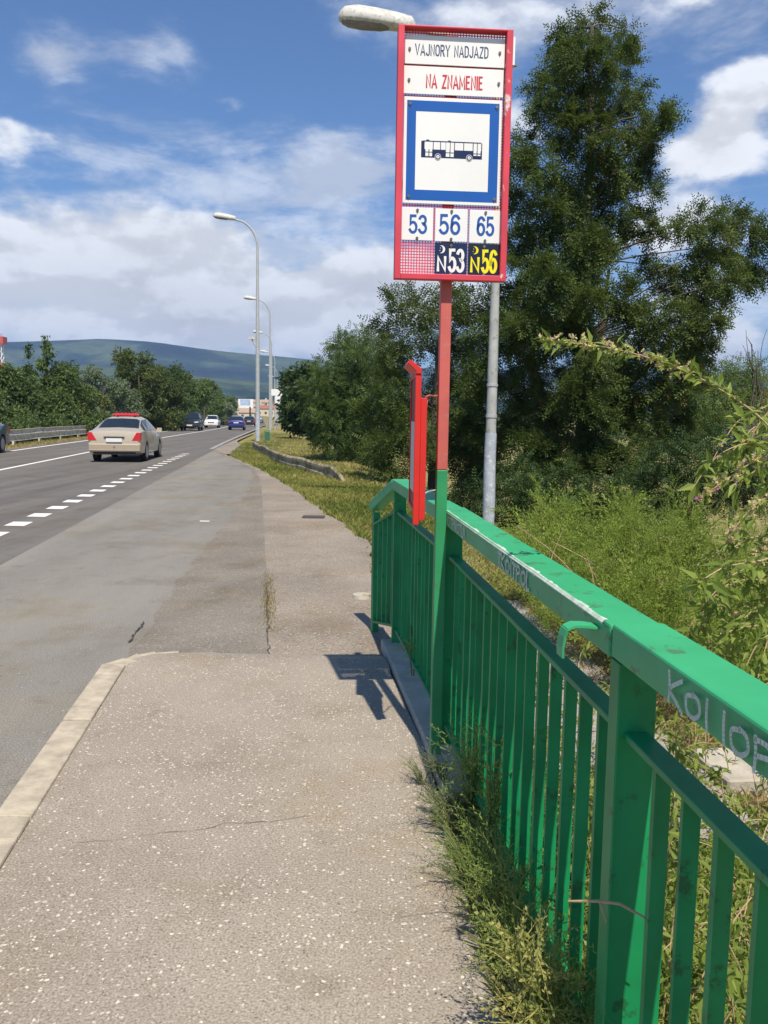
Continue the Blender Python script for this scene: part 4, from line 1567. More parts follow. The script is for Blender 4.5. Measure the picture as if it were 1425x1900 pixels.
SALOON = [(-2.40, .46, .80, .86, .76, .76, .62), (-2.36, .30, .93, .99, .86, .85, .70), (-2.15, .24, .99, 1.04, .90, .875, .72),
          (-1.72, .22, 1.0, 1.06, .91, .88, .71), (-.92, .2, .985, 1.41, .91, .88, .61), (-.15, .2, .97, 1.455, .91, .88, .63), (.40, .2, .95, 1.42, .91, .88, .61),
          (1.20, .2, .93, .99, .91, .87, .70), (1.95, .22, .85, .90, .90, .86, .7), (2.28, .26, .74, .78, .86, .82, .6), (2.40, .32, .62, .64, .74, .72, .5)]
SUV = [(-2.28, .46, .98, 1.04, .80, .78, .66), (-2.22, .36, 1.05, 1.10, .89, .86, .70), (-2.12, .3, 1.06, 1.12, .92, .89, .70),
       (-1.75, .3, 1.06, 1.68, .93, .89, .66), (-.4, .3, 1.05, 1.75, .93, .89, .68), (.30, .3, 1.04, 1.70, .93, .89, .66),
       (1.00, .3, 1.05, 1.12, .93, .89, .74), (1.85, .32, .98, 1.04, .92, .88, .72), (2.15, .36, .90, .95, .89, .85, .68), (2.28, .42, .78, .80, .82, .78, .6)]
HATCH = [(-2.00, .44, .86, .92, .76, .74, .62), (-1.95, .30, .95, 1.0, .84, .81, .66), (-1.88, .26, .97, 1.03, .86, .83, .66),
         (-1.55, .24, .97, 1.46, .87, .83, .60), (-.4, .24, .96, 1.54, .87, .83, .62), (.30, .24, .95, 1.48, .87, .83, .60),
         (1.05, .24, .93, 1.0, .87, .82, .66), (1.65, .26, .84, .88, .86, .81, .64), (1.92, .30, .72, .76, .82, .78, .55), (2.02, .36, .6, .62, .72, .70, .5)]


def on_road(u, v, dz=0.0):
    y = gp(u, v, -.1).y
    for _ in range(4):
        y = gp(u, v, -.1 + prof(y)).y
    p = gp(u, v, -.1 + prof(y))
    return (p.x, p.y, p.z)


def build_cars():
    ang = math.atan2(.12, 1)      # heading along the road
    p = gp(217, 856, -.1)
    make_car('saloon_car', 'champagne saloon taxi with a red roof sign driving away', SALOON, M['champ'], (p.x - .10, p.y + 1.6, -.1), ang + math.radians(-1.0), (3, 4, 6, 7),
             bumper=M['champ_shaded'], roof_sign=True, group='cars on the road').scale = (.92, .94, .97)
    x, y, z = on_road(352, 799)
    make_car('suv_car', 'dark green off-roader coming towards the camera', SUV, M['c_dark'], (x, y + 1, z), math.pi + ang, (2, 3, 5, 6), kind='suv', wheel_r=.36, axles=(-1.35, 1.35),
             tail_poly=[(.70, .85), (.90, .85), (.88, 1.05), (.72, 1.05)], group='cars on the road')
    x, y, z = on_road(388, 794)
    make_car('hatchback_car', 'white hatchback in the oncoming lane behind the off-roader', HATCH, M['c_white'], (x, y + 2, z), math.pi + ang, (2, 3, 5, 6), kind='hatch', wheel_r=.31, axles=(-1.25, 1.3),
             tail_poly=[(.68, .78), (.85, .78), (.82, .98), (.7, .98)], group='cars on the road')
    x, y, z = on_road(434, 798)
    make_car('hatchback_car', 'blue hatchback driving away ahead of the saloon', HATCH, M['c_blue'], (x, y + 2, z), ang, (2, 3, 5, 6), kind='hatch', wheel_r=.31, axles=(-1.25, 1.3),
             tail_poly=[(.68, .78), (.85, .78), (.82, .98), (.7, .98)], group='cars on the road')
    x, y, z = on_road(459, 791)
    make_car('saloon_car', 'black car ahead of the blue hatchback', SALOON, M['c_black'], (x, y + 2, z), ang, (3, 4, 6, 7), kind='hatch', group='cars on the road')
    p = gp(-16, 847, -.1)
    make_car('saloon_car', 'dark navy car cut off by the left picture edge', SALOON, M['c_navy'], (p.x - 1.43, p.y + 1.0, -.1), math.pi + ang, (3, 4, 6, 7), kind='hatch', group='cars on the road')
    # far beyond the dip
    for i, (y, s, pm, lab) in enumerate(((330, -4.9, 'c_navy', 'tiny dark car far down the road'), (372, -5.0, 'c_white', 'tiny white car far down the road'), (300, -8.9, 'champ', 'tiny pale car far down the road in the opposite lane'))):
        make_car('hatchback_car', lab, HATCH, M[pm], (sx(s, y), y, prof(y) - .1), ang, (2, 3, 5, 6), kind='hatch', wheel_r=.31, axles=(-1.25, 1.3),
                 tail_poly=[(.68, .78), (.85, .78), (.82, .98), (.7, .98)], group='cars on the road')


build_cars()

# ---------------------------------------------------------------- far buildings, billboards, mast
def house(label, loc, w, d, h, rh, wall, rz, hip=False, roof='tile'):
    r = thing('house', label, 'house', loc, rz, 'houses beyond the end of the road')
    m = MB(); m.b2(-w / 2, w / 2, -d / 2, d / 2, -2, h); m.build('wall', wall, r)
    m = MB(); o = .4
    m.add([(-w / 2 - o, -d / 2 - o, h + .003), (w / 2 + o, -d / 2 - o, h + .003), (w / 2 + o, d / 2 + o, h + .003), (-w / 2 - o, d / 2 + o, h + .003), (-w / 2 + (w * .25 if hip else -o), 0, h + rh), (w / 2 - (w * .25 if hip else -o), 0, h + rh)],
          [(0, 1, 5, 4), (2, 3, 4, 5), (1, 2, 5), (3, 0, 4), (3, 2, 1, 0)])
    rf = m.build('roof', M[roof], r)
    m = MB(); m.b2(w * .2, w * .2 + .8, -.4, .4, h + rh * .3, h + rh + .9); m.build('chimney', wall, rf)
    k = max(2, int(w / 3))
    for fl in range(max(1, int(h / 3))):
        for i in range(k):
            x = -w / 2 + w * (i + .5) / k
            m = MB(); m.b2(x - .6, x + .6, -d / 2 - .03, -d / 2 + .05, 1 + 3 * fl, 2.3 + 3 * fl); m.build('window', M['window'], r)
    return r


def build_far():
    data = [(437, 748, 520, 12, 6, 'wall_white', 'white house with red tiles at the left of the far group'),
            (449, 757, 470, 9, 4.5, 'wall_cream', 'cream house in front of the white one, left of the poster board'),
            (478, 752, 500, 9, 5, 'wall_cream', 'cream house just right of the blue poster board'),
            (494, 755, 480, 10, 4, 'wall_cream', 'low cream house between the lamp poles'),
            (486, 744, 560, 12, 6, 'wall_white', 'white house standing higher behind the cream ones'),
            (462, 762, 430, 8, 3.2, 'wall_cream', 'small low house below the poster board'),
            (512, 752, 560, 10, 6, 'wall_white', 'white house at the right end of the far group')]
    for i, (u, v, y, w, h, wm, lab) in enumerate(data):
        p = dp(u, v, y)
        house(lab, (p.x, p.y, p.z - h - 1.0), w, 9, h, 1.9, M[wm], math.radians(random.uniform(-25, 25)), roof='tile' if i in (0, 3, 6) else 'roof_brown')
    # billboard on a single post
    p = dp(456, 749, 300)
    r = thing('billboard', 'wide billboard with a blue and white poster on a single dark post', 'billboard', (p.x, 300, prof(300)))
    zc = p.z - prof(300)
    m = MB(); m.tube([(1.5, 0, -1), (1.5, 0, zc - 1.0)], .28, 8); m.build('post', M['trim'], r)
    m = MB(); m.b2(-2.6, 2.6, -.15, .15, zc - 1.5, zc + 1.6); pn = m.build('panel', M['white'], r)
    m = MB(); m.b2(-1.9, 1.6, -.17, -.151, zc - .6, zc + 1.45); m.build('poster', M['ad_blue'], pn)
    # white double box sign right of the lamp poles
    p = dp(515, 731, 100)
    r = thing('advertising_sign', 'white stepped advertising sign beside the distant lamp poles', 'sign', (p.x, 100, prof(100) - .3))
    zc = p.z - prof(100) + .3
    m = MB(); m.tube([(-.3, 0, -.3), (-.3, 0, zc)], .1, 8); m.build('post', M['galv'], r)
    m = MB(); m.b2(-.72, .72, -.16, .16, zc - .2, zc + .55); m.build('upper_panel', M['white'], r)
    m = MB(); m.b2(-.25, .35, -.15, .15, zc - 1.1, zc - .203); m.build('lower_panel', M['white'], r)
    # telecom mast at the left edge
    y = 300
    pt = dp(0, 624, y); H = pt.z + 4
    r = thing('lattice_mast', 'red and white lattice mast rising behind the trees at the left edge', 'mast', (pt.x - .2, y, -4))
    m = MB()
    hw = 1.1
    lv = np.linspace(0, H - 2.6, 14)
    for a in (-1, 1):
        for b in (-1, 1):
            m.tube([(a * hw, b * hw, 0), (a * hw * .8, b * hw * .8, H - 2.6)], .14, 5)
    for i in range(13):
        for (a, b, c, d) in ((-1, -1, 1, -1), (1, -1, 1, 1), (1, 1, -1, 1), (-1, 1, -1, -1)):
            m.tube([(a * hw * .9, b * hw * .9, lv[i]), (c * hw * .9, d * hw * .9, lv[i + 1])], .09, 4)
    m.build('lattice', M['white'], r)
    m = MB(); m.b2(-1.7, 1.9, -1.7, 1.7, H - 2.6, H - .2); m.b2(-1.3, 1.3, -1.3, 1.3, H * .62, H * .70); m.build('platform', M['mast_red'], r)
    m = MB()
    for k in range(7): m.tube([(-1.6 + k * .55, -1.75, H - .2), (-1.6 + k * .55, -1.75, H + .7)], .08, 4)
    m.build('antenna', M['mast_red'], r)
    # red roofed houses glimpsed past the trees at right
    p = dp(1418, 742, 120)
    house('red roofed house showing at the right picture edge', (p.x + 2, 120, p.z - 5.5), 12, 9, 4.5, 2.6, M['wall_white'], .3)
    p = dp(1065, 735, 150)
    house('red roofed house glimpsed through the tall tree', (p.x, 150, p.z - 5), 11, 9, 2.4, 2.6, M['wall_cream'], -.2)


build_far()
#PART3

# ---------------------------------------------------------------- vegetation tools
def diamond(p, d, n, l, w):
    """leaf blade quad from p along d"""
    s = np.cross(d, n)
    return [p, p + d * l * .45 + s * w * .5, p + d * l, p + d * l * .45 - s * w * .5]


def tpl_spray(pairs=4, L=.24, leaf=.062, wid=.028, droop=.35):
    V = []
    ex, ez = np.array([1., 0, 0]), np.array([0, 0, 1.])
    for i in range(pairs):
        t = (i + .6) / pairs
        p = np.array([L * t, 0, -droop * L * t * t])
        for sgn in (-1, 1):
            d = np.array([.45, sgn * .9, -.15]); d /= np.linalg.norm(d)
            V += diamond(p, d, np.array([.1 * sgn, 0, 1]), leaf * (1 - .25 * abs(t - .5)), wid)
    V += diamond(np.array([L, 0, -droop * L]), np.array([.95, 0, -.3]), ez, leaf, wid)
    return np.array(V)


def tpl_clump(k=6, size=.16, wid=.5, seed=0):
    r = np.random.default_rng(seed); V = []
    for i in range(k):
        d = r.normal(size=3); d[0] = abs(d[0]) + .4; d /= np.linalg.norm(d)
        n = r.normal(size=3); n -= d * n.dot(d); n /= np.linalg.norm(n)
        p = r.normal(size=3) * size * .45
        V += diamond(p, d, n, size * r.uniform(.7, 1.2), size * wid)
    return np.array(V)


def tpl_plume(k=12, L=.34, leaf=.055, wid=.010, curve=.3, seed=0):
    """thin stem clothed in narrow leaves"""
    r = np.random.default_rng(seed); V = []
    for i in range(k):
        t = (i + .5) / k
        p = np.array([L * t, 0, -curve * L * t * t])
        a = i * 2.4
        d = np.array([.75, .65 * math.cos(a), .65 * math.sin(a)]); d /= np.linalg.norm(d)
        n = np.cross(d, [0.3, .5, 1]); n /= np.linalg.norm(n)
        V += diamond(p, d, n, leaf * (1.1 - .6 * t) * r.uniform(.8, 1.2), wid)
    s = np.array([0, .0016, 0]); e = np.array([L, 0, -curve * L]); mid = np.array([L * .5, 0, -curve * L * .25])
    V += [-s, s, mid + s * .7, mid - s * .7, mid - s * .7, mid + s * .7, e + s * .2, e - s * .2]
    return np.array(V)


def tpl_leaf(L=.05, W=.014):
    """one lanceolate leaf, folded along its midrib, curving down"""
    a = np.array
    m = [a([0, 0, 0]), a([L * .5, 0, -L * .03]), a([L, 0, -L * .22])]
    l, r = a([L * .42, W / 2, L * .02]), a([L * .42, -W / 2, L * .02])
    return np.array([m[0], l, m[2], m[1], m[0], m[1], m[2], r])


def orient(D, up_bias=1.0, rg=rng):
    """rotation matrices with x along D, z roughly up with some twist"""
    D = D / np.linalg.norm(D, axis=1, keepdims=True)
    U = rg.normal(size=D.shape); U[:, 2] += up_bias * 1.6
    Y = np.cross(U, D); Y /= np.linalg.norm(Y, axis=1, keepdims=True) + 1e-9
    Z = np.cross(D, Y)
    return np.stack([D, Y, Z], -1)


def scatter(P, D, T, scale, up_bias=1.0, rg=rng, tint=None):
    """place template T (4k verts) at points P with direction D"""
    Rm = orient(D, up_bias, rg)
    V = np.einsum('nij,kj->nki', Rm, T) * np.asarray(scale)[:, None, None] + P[:, None, :]
    n, k = len(P), len(T)
    F = np.arange(n * k).reshape(-1, 4)
    if tint is None:
        tint = rg.uniform(0, 1, n)
    tt = np.repeat(tint, k) 
    return V.reshape(-1, 3), F, tt


def join(parts):
    V, F, T = [], [], []
    b = 0
    for v, f, t in parts:
        V.append(v); F.append(f + b); T.append(t); b += len(v)
    return np.concatenate(V), np.concatenate(F), np.concatenate(T)


def cluster_pts(C, R, dens, rg=rng, fill=.42, drop=.25, squash=(1, 1, 1)):
    """points and outward directions in a set of leafy clusters"""
    P, D, K = [], [], []
    for i, (c, r) in enumerate(zip(C, R)):
        n = max(3, int(dens * r * r))
        d = rg.normal(size=(n, 3)); d /= np.linalg.norm(d, axis=1, keepdims=True)
        rad = r * rg.uniform(0, 1, n) ** fill
        # broken outline: radius differs by direction
        rad *= 1 + .28 * np.sin(d[:, 0] * 5 + i) * np.cos(d[:, 2] * 6 + i * 1.7)
        P.append(c + d * rad[:, None] * np.array(squash))
        dd = d * .75 + rg.normal(size=(n, 3)) * .5; dd[:, 2] -= drop
        D.append(dd); K.append(np.full(n, i))
    return np.concatenate(P), np.concatenate(D), np.concatenate(K)


def limb(mb, a, b, r0, r1, sag=.15, n=5, rg=rng):
    a, b = np.array(a, float), np.array(b, float)
    L = np.linalg.norm(b - a); pts = []
    off = rg.normal(size=3) * L * .05
    for i in range(n + 1):
        t = i / n
        p = a * (1 - t) + b * t + off * math.sin(math.pi * t)
        p[2] += sag * L * math.sin(math.pi * t) * (1 - t)
        pts.append(Vector(p))
    mb.tube(pts, list(np.linspace(r0, r1, n + 1)), 6, cap=False)
    return pts


def clusters_at(lst, depth, spread, rg, dfun=None):
    """clusters traced from the photo get a distance of their own and a real radius"""
    C, R = [], []
    for (u, v, r) in lst:
        y = depth + rg.uniform(-spread, spread) + (dfun(u, v) if dfun else 0)
        p = dp(u, v, y)
        C.append(np.array(p)); R.append(r * y / F_PX)
    return C, R


def tree_from(name, label, cat, base, trunk_pts, trunk_r, C, R, dens, T, mat, rg, scale=(.8, 1.25), drop=.25, group=None, fill=.42, up=1.0, limbs=True, tint=None, max_limb=60, shoots=0, core=1.0):
    root = thing(name, label, cat, base, 0, group)
    b = np.array(base)
    mb = MB()
    tp = [np.array(p) for p in trunk_pts]
    mb.tube([Vector(p - b) for p in tp], list(np.linspace(trunk_r, trunk_r * .25, len(tp))), 9)
    if limbs:
        idx = list(range(len(C)))
        for i in idx[:max_limb]:
            c = C[i]
            # leave the trunk below the cluster
            best = min(tp, key=lambda q: abs(q[2] - (c[2] - .45 * np.linalg.norm((c - q)[:2]))))
            limb(mb, best - b, c - b, max(.010, trunk_r * .15), .006, .06, 5, rg)
    mb.build('trunk', M['bark'], root, smooth=True, sharp=80)
    P, D, K = cluster_pts(C, [r * core for r in R], dens, rg, fill, drop)
    if shoots:
        # feathery side shoots breaking the outline of every clump
        pl, dl, kl = [P], [D], [K]
        ax = np.mean([p[:2] for p in tp], 0)
        for i, (c, r) in enumerate(zip(C, R)):
            for _ in range(shoots):
                d = rg.normal(size=3) * .8
                d[:2] += (c[:2] - ax) / (np.linalg.norm(c[:2] - ax) + .3) * .7
                d[2] += .15
                d /= np.linalg.norm(d)
                n = max(4, int(dens * r * .05))
                t = rg.uniform(.3, 1, n)[:, None]
                L = r * rg.uniform(1.1, 1.75)
                q = c + d * L * t + np.array([0, 0, -.22]) * L * t ** 2 + rg.normal(size=(n, 3)) * r * .16 * (1.2 - t)
                pl.append(q); dl.append(d[None] * .8 + rg.normal(size=(n, 3)) * .4 - np.array([0, 0, .2])); kl.append(np.full(n, i))
        P, D, K = np.concatenate(pl), np.concatenate(dl), np.concatenate(kl)
    tn = np.clip(rg.uniform(0, 1, len(P)) * .7 + rg.uniform(0, .3, len(C))[K], 0, 1)
    V, F, t = scatter(P - b, D, T, rg.uniform(*scale, len(P)), up, rg, tn)
    np_mesh('crown', V, F, mat, t, root)
    return root


# ---------------------------------------------------------------- trees on the right
def build_right_trees():
    rg = np.random.default_rng(21)
    T = tpl_spray()
    A = [(1098, 40, 20), (1062, 60, 26), (1042, 62, 14), (1085, 92, 36), (1140, 82, 28), (1170, 58, 14), (1055, 122, 32), (1110, 140, 40), (1150, 125, 26), (1018, 122, 14),
         (1030, 165, 32), (1080, 190, 44), (1140, 190, 40), (1175, 165, 18), (1000, 155, 16), (1005, 210, 30), (1050, 250, 50), (1120, 260, 54), (1180, 232, 34), (1215, 215, 24),
         (1240, 210, 12), (1200, 270, 30), (980, 270, 24), (1005, 310, 40), (1060, 330, 54), (1130, 330, 52), (1182, 310, 30), (1205, 335, 18), (1222, 352, 11), (962, 300, 18),
         (970, 370, 34), (1020, 400, 50), (1090, 410, 54), (1145, 395, 34), (1190, 418, 20), (1215, 425, 12), (955, 450, 34), (1000, 480, 50), (1070, 490, 48), (1118, 470, 28),
         (1265, 422, 20), (1300, 412, 26), (1350, 402, 26), (1390, 420, 24), (1415, 450, 22), (1330, 452, 36), (1375, 490, 32), (1300, 482, 30), (1408, 512, 18), (1340, 522, 26),
         (1290, 540, 34), (1235, 520, 32), (1205, 492, 22), (1310, 590, 26), (1330, 562, 16), (960, 560, 46), (1020, 575, 50), (1150, 560, 40), (1210, 590, 44), (1260, 600, 40),
         (1280, 640, 32), (1230, 660, 36), (1160, 645, 38), (1300, 625, 20), (930, 625, 44), (1000, 640, 50), (1055, 600, 22), (900, 700, 54), (980, 715, 56), (1100, 700, 52),
         (1180, 720, 50), (1250, 715, 46), (1030, 760, 40), (1210, 800, 46), (930, 800, 52), (1060, 690, 30), (1290, 690, 30), (1000, 830, 44), (1120, 640, 30),
         (1100, 765, 36), (1060, 745, 32), (1140, 725, 38), (1000, 775, 44), (1045, 800, 30), (1245, 770, 40), (1290, 800, 40), (1160, 770, 36), (900, 860, 44), (880, 780, 40)]
    dA = 18.8
    C, R = clusters_at(A, dA, 1.4, rg)
    R = [r * (.79 if a_[1] < 360 else .92) for r, a_ in zip(R, A)]
    C2, R2 = clusters_at([(1085, 560, 34), (1070, 620, 36), (1095, 680, 40), (1070, 740, 42), (1100, 800, 40), (1050, 850, 40), (1085, 460, 34), (1100, 520, 30), (1010, 520, 40), (985, 600, 40), (1120, 860, 36), (1000, 880, 40), (1180, 850, 40)], dA - 1.6, .3, rg)
    C += C2; R += R2
    base = dp(1080, 985, dA); base.z = gz(base.x + .12 * dA, dA) - .1
    trunk = [base] + [dp(u, v, dA + o) for u, v, o in ((1076, 900, .1), (1080, 780, 0), (1075, 640, -.1), (1082, 500, .1), (1090, 380, 0), (1098, 250, .1), (1095, 120, 0), (1098, 50, 0))]
    root = tree_from('locust_tree', 'tall dark feathery tree with a pointed top behind the bus stop sign', 'tree', base, trunk, .17, C, R, 3100, T, M['leaf_rob'], rg, drop=.34, max_limb=70, shoots=4, core=.76)
    # second stem
    mb = MB()
    b = np.array(base)
    tp = [Vector((.35, .1, 0))] + [dp(u, v, dA + .3) - base for u, v in ((1092, 900), (1100, 780), (1112, 640), (1130, 500))]
    mb.tube(tp, [.10, .09, .08, .06, .03], 8)
    limb(mb, np.array(tp[2]), np.array(dp(1330, 460, dA) - base), .06, .015, .04, 7, rg)
    mb.build('second_stem', M['bark'], root, smooth=True, sharp=80)

    B = [(740, 562, 24), (780, 572, 36), (718, 590, 18), (830, 560, 36), (875, 560, 40), (870, 625, 46), (762, 628, 38), (812, 622, 38), (725, 640, 18), (735, 675, 30),
         (855, 690, 44), (840, 745, 44), (720, 725, 40), (780, 740, 42), (850, 800, 42), (700, 770, 40), (760, 800, 46), (810, 830, 40), (860, 850, 40), (700, 830, 34), (740, 860, 30), (820, 700, 26), (890, 900, 40)]
    dB = 21.5
    C, R = clusters_at(B, dB, 1.2, rg)
    base = dp(800, 930, dB); base.z = gz(base.x + .12 * dB, dB) - .1
    trunk = [base] + [dp(u, v, dB) for u, v in ((802, 860), (806, 760), (812, 660), (822, 580))]
    tree_from('locust_tree', 'lower feathery tree directly behind the red timetable board', 'tree', base, trunk, .12, C, R, 1500, T, M['leaf_rob'], rg, scale=(.9, 1.35), drop=.3, shoots=3, core=.85)

    Cc = [(640, 640, 24), (670, 632, 24), (690, 660, 34), (650, 670, 38), (610, 690, 34), (620, 720, 40), (665, 720, 42), (700, 700, 40), (590, 730, 30), (640, 765, 42), (690, 770, 40), (600, 780, 36),
          (625, 810, 36), (670, 815, 40), (650, 848, 28), (690, 850, 30), (720, 800, 36), (615, 765, 30), (720, 660, 20), (665, 870, 18), (700, 880, 20), (735, 760, 34)]
    dC = 30
    C, R = clusters_at(Cc, dC, 1.3, rg)
    base = dp(672, 893, dC); base.z = gz(base.x + .12 * dC, dC) - .1
    trunk = [base] + [dp(u, v, dC) for u, v in ((670, 850), (668, 780), (664, 700), (668, 650))]
    Tc = tpl_spray(4, .24, .07, .034)
    tree_from('broadleaf_tree', 'rounded bushy tree leaning over the grass verge right of the guard rail', 'tree', base, trunk, .13, C, R, 1100, Tc, M['leaf_fresh'], rg, scale=(.8, 1.3), drop=.25, shoots=3)

    Dd = [(545, 705, 18), (570, 700, 22), (555, 735, 26), (590, 715, 20), (545, 765, 24), (575, 765, 28), (560, 785, 20), (590, 795, 22), (535, 782, 10), (605, 750, 24), (600, 812, 12)]
    dD = 56
    C, R = clusters_at(Dd, dD, 1.8, rg)
    base = dp(575, 838, dD); base.z = gz(base.x + .12 * dD, dD) - .1
    trunk = [base] + [dp(u, v, dD) for u, v in ((573, 800), (570, 750), (566, 705))]
    tree_from('broadleaf_tree', 'dark distant bushy tree beside the lamp posts at the foot of the grass bank', 'tree', base, trunk, .16, C, R, 380, tpl_clump(7, .30, .42, 5), M['leaf_dark'], rg, scale=(.8, 1.4))

    # low shrubs under the tall tree, dark
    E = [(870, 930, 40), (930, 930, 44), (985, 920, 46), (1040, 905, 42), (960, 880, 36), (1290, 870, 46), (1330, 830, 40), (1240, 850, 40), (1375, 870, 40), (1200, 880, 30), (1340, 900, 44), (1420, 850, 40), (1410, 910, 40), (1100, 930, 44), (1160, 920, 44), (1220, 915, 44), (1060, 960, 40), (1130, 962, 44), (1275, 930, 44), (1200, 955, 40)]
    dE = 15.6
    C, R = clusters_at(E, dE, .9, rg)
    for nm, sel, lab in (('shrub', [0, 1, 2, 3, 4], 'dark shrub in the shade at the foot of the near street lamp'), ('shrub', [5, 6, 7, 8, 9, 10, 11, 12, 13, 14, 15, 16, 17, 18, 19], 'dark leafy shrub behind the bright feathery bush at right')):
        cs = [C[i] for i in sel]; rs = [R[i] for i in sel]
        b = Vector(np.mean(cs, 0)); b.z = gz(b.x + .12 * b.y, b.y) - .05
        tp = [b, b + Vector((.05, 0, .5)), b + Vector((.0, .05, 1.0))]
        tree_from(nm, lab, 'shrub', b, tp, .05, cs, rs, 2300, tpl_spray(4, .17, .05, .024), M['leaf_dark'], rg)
    # small trees at the right edge further off
    Fx = [(1345, 690, 22), (1370, 685, 24), (1400, 690, 24), (1330, 710, 22), (1385, 715, 34), (1420, 720, 26), (1350, 730, 30), (1320, 735, 24), (1385, 750, 36), (1420, 770, 30), (1340, 765, 30), (1300, 740, 24), (1310, 770, 30)]
    dF = 24
    C, R = clusters_at(Fx, dF, 1.5, rg)
    base = dp(1370, 800, dF); base.z = gz(base.x + .12 * dF, dF) - .2
    trunk = [base] + [dp(u, v, dF) for u, v in ((1370, 760), (1372, 720), (1372, 690))]
    tree_from('broadleaf_tree', 'mid green tree behind the pink flowered branch near the right picture edge', 'tree', base, trunk, .12, C, R, 900, tpl_spray(4, .26, .075, .034), M['leaf_mid'], rg)
    # bare twiggy dead shrub against the sky
    base = dp(1400, 770, 22); base.z -= 3
    mb = MB()
    for (u, v, u1, v1) in ((1402, 700, 1384, 612), (1405, 705, 1393, 640), (1418, 700, 1423, 610), (1412, 700, 1406, 650), (1400, 690, 1378, 640), (1395, 640, 1386, 625)):
        a = dp(u, v, 22) - base; c = dp(u1, v1, 22) - base
        limb(mb, (0, 0, 0), np.array(a), .03, .014, .02, 3, rg); limb(mb, np.array(a), np.array(c), .014, .005, .0, 4, rg)
    r = thing('dead_shrub', 'bare dry stems sticking up against the sky at the right edge', 'dead shrub', base)
    mb.build('branches', M['bark'], r, smooth=True)


build_right_trees()


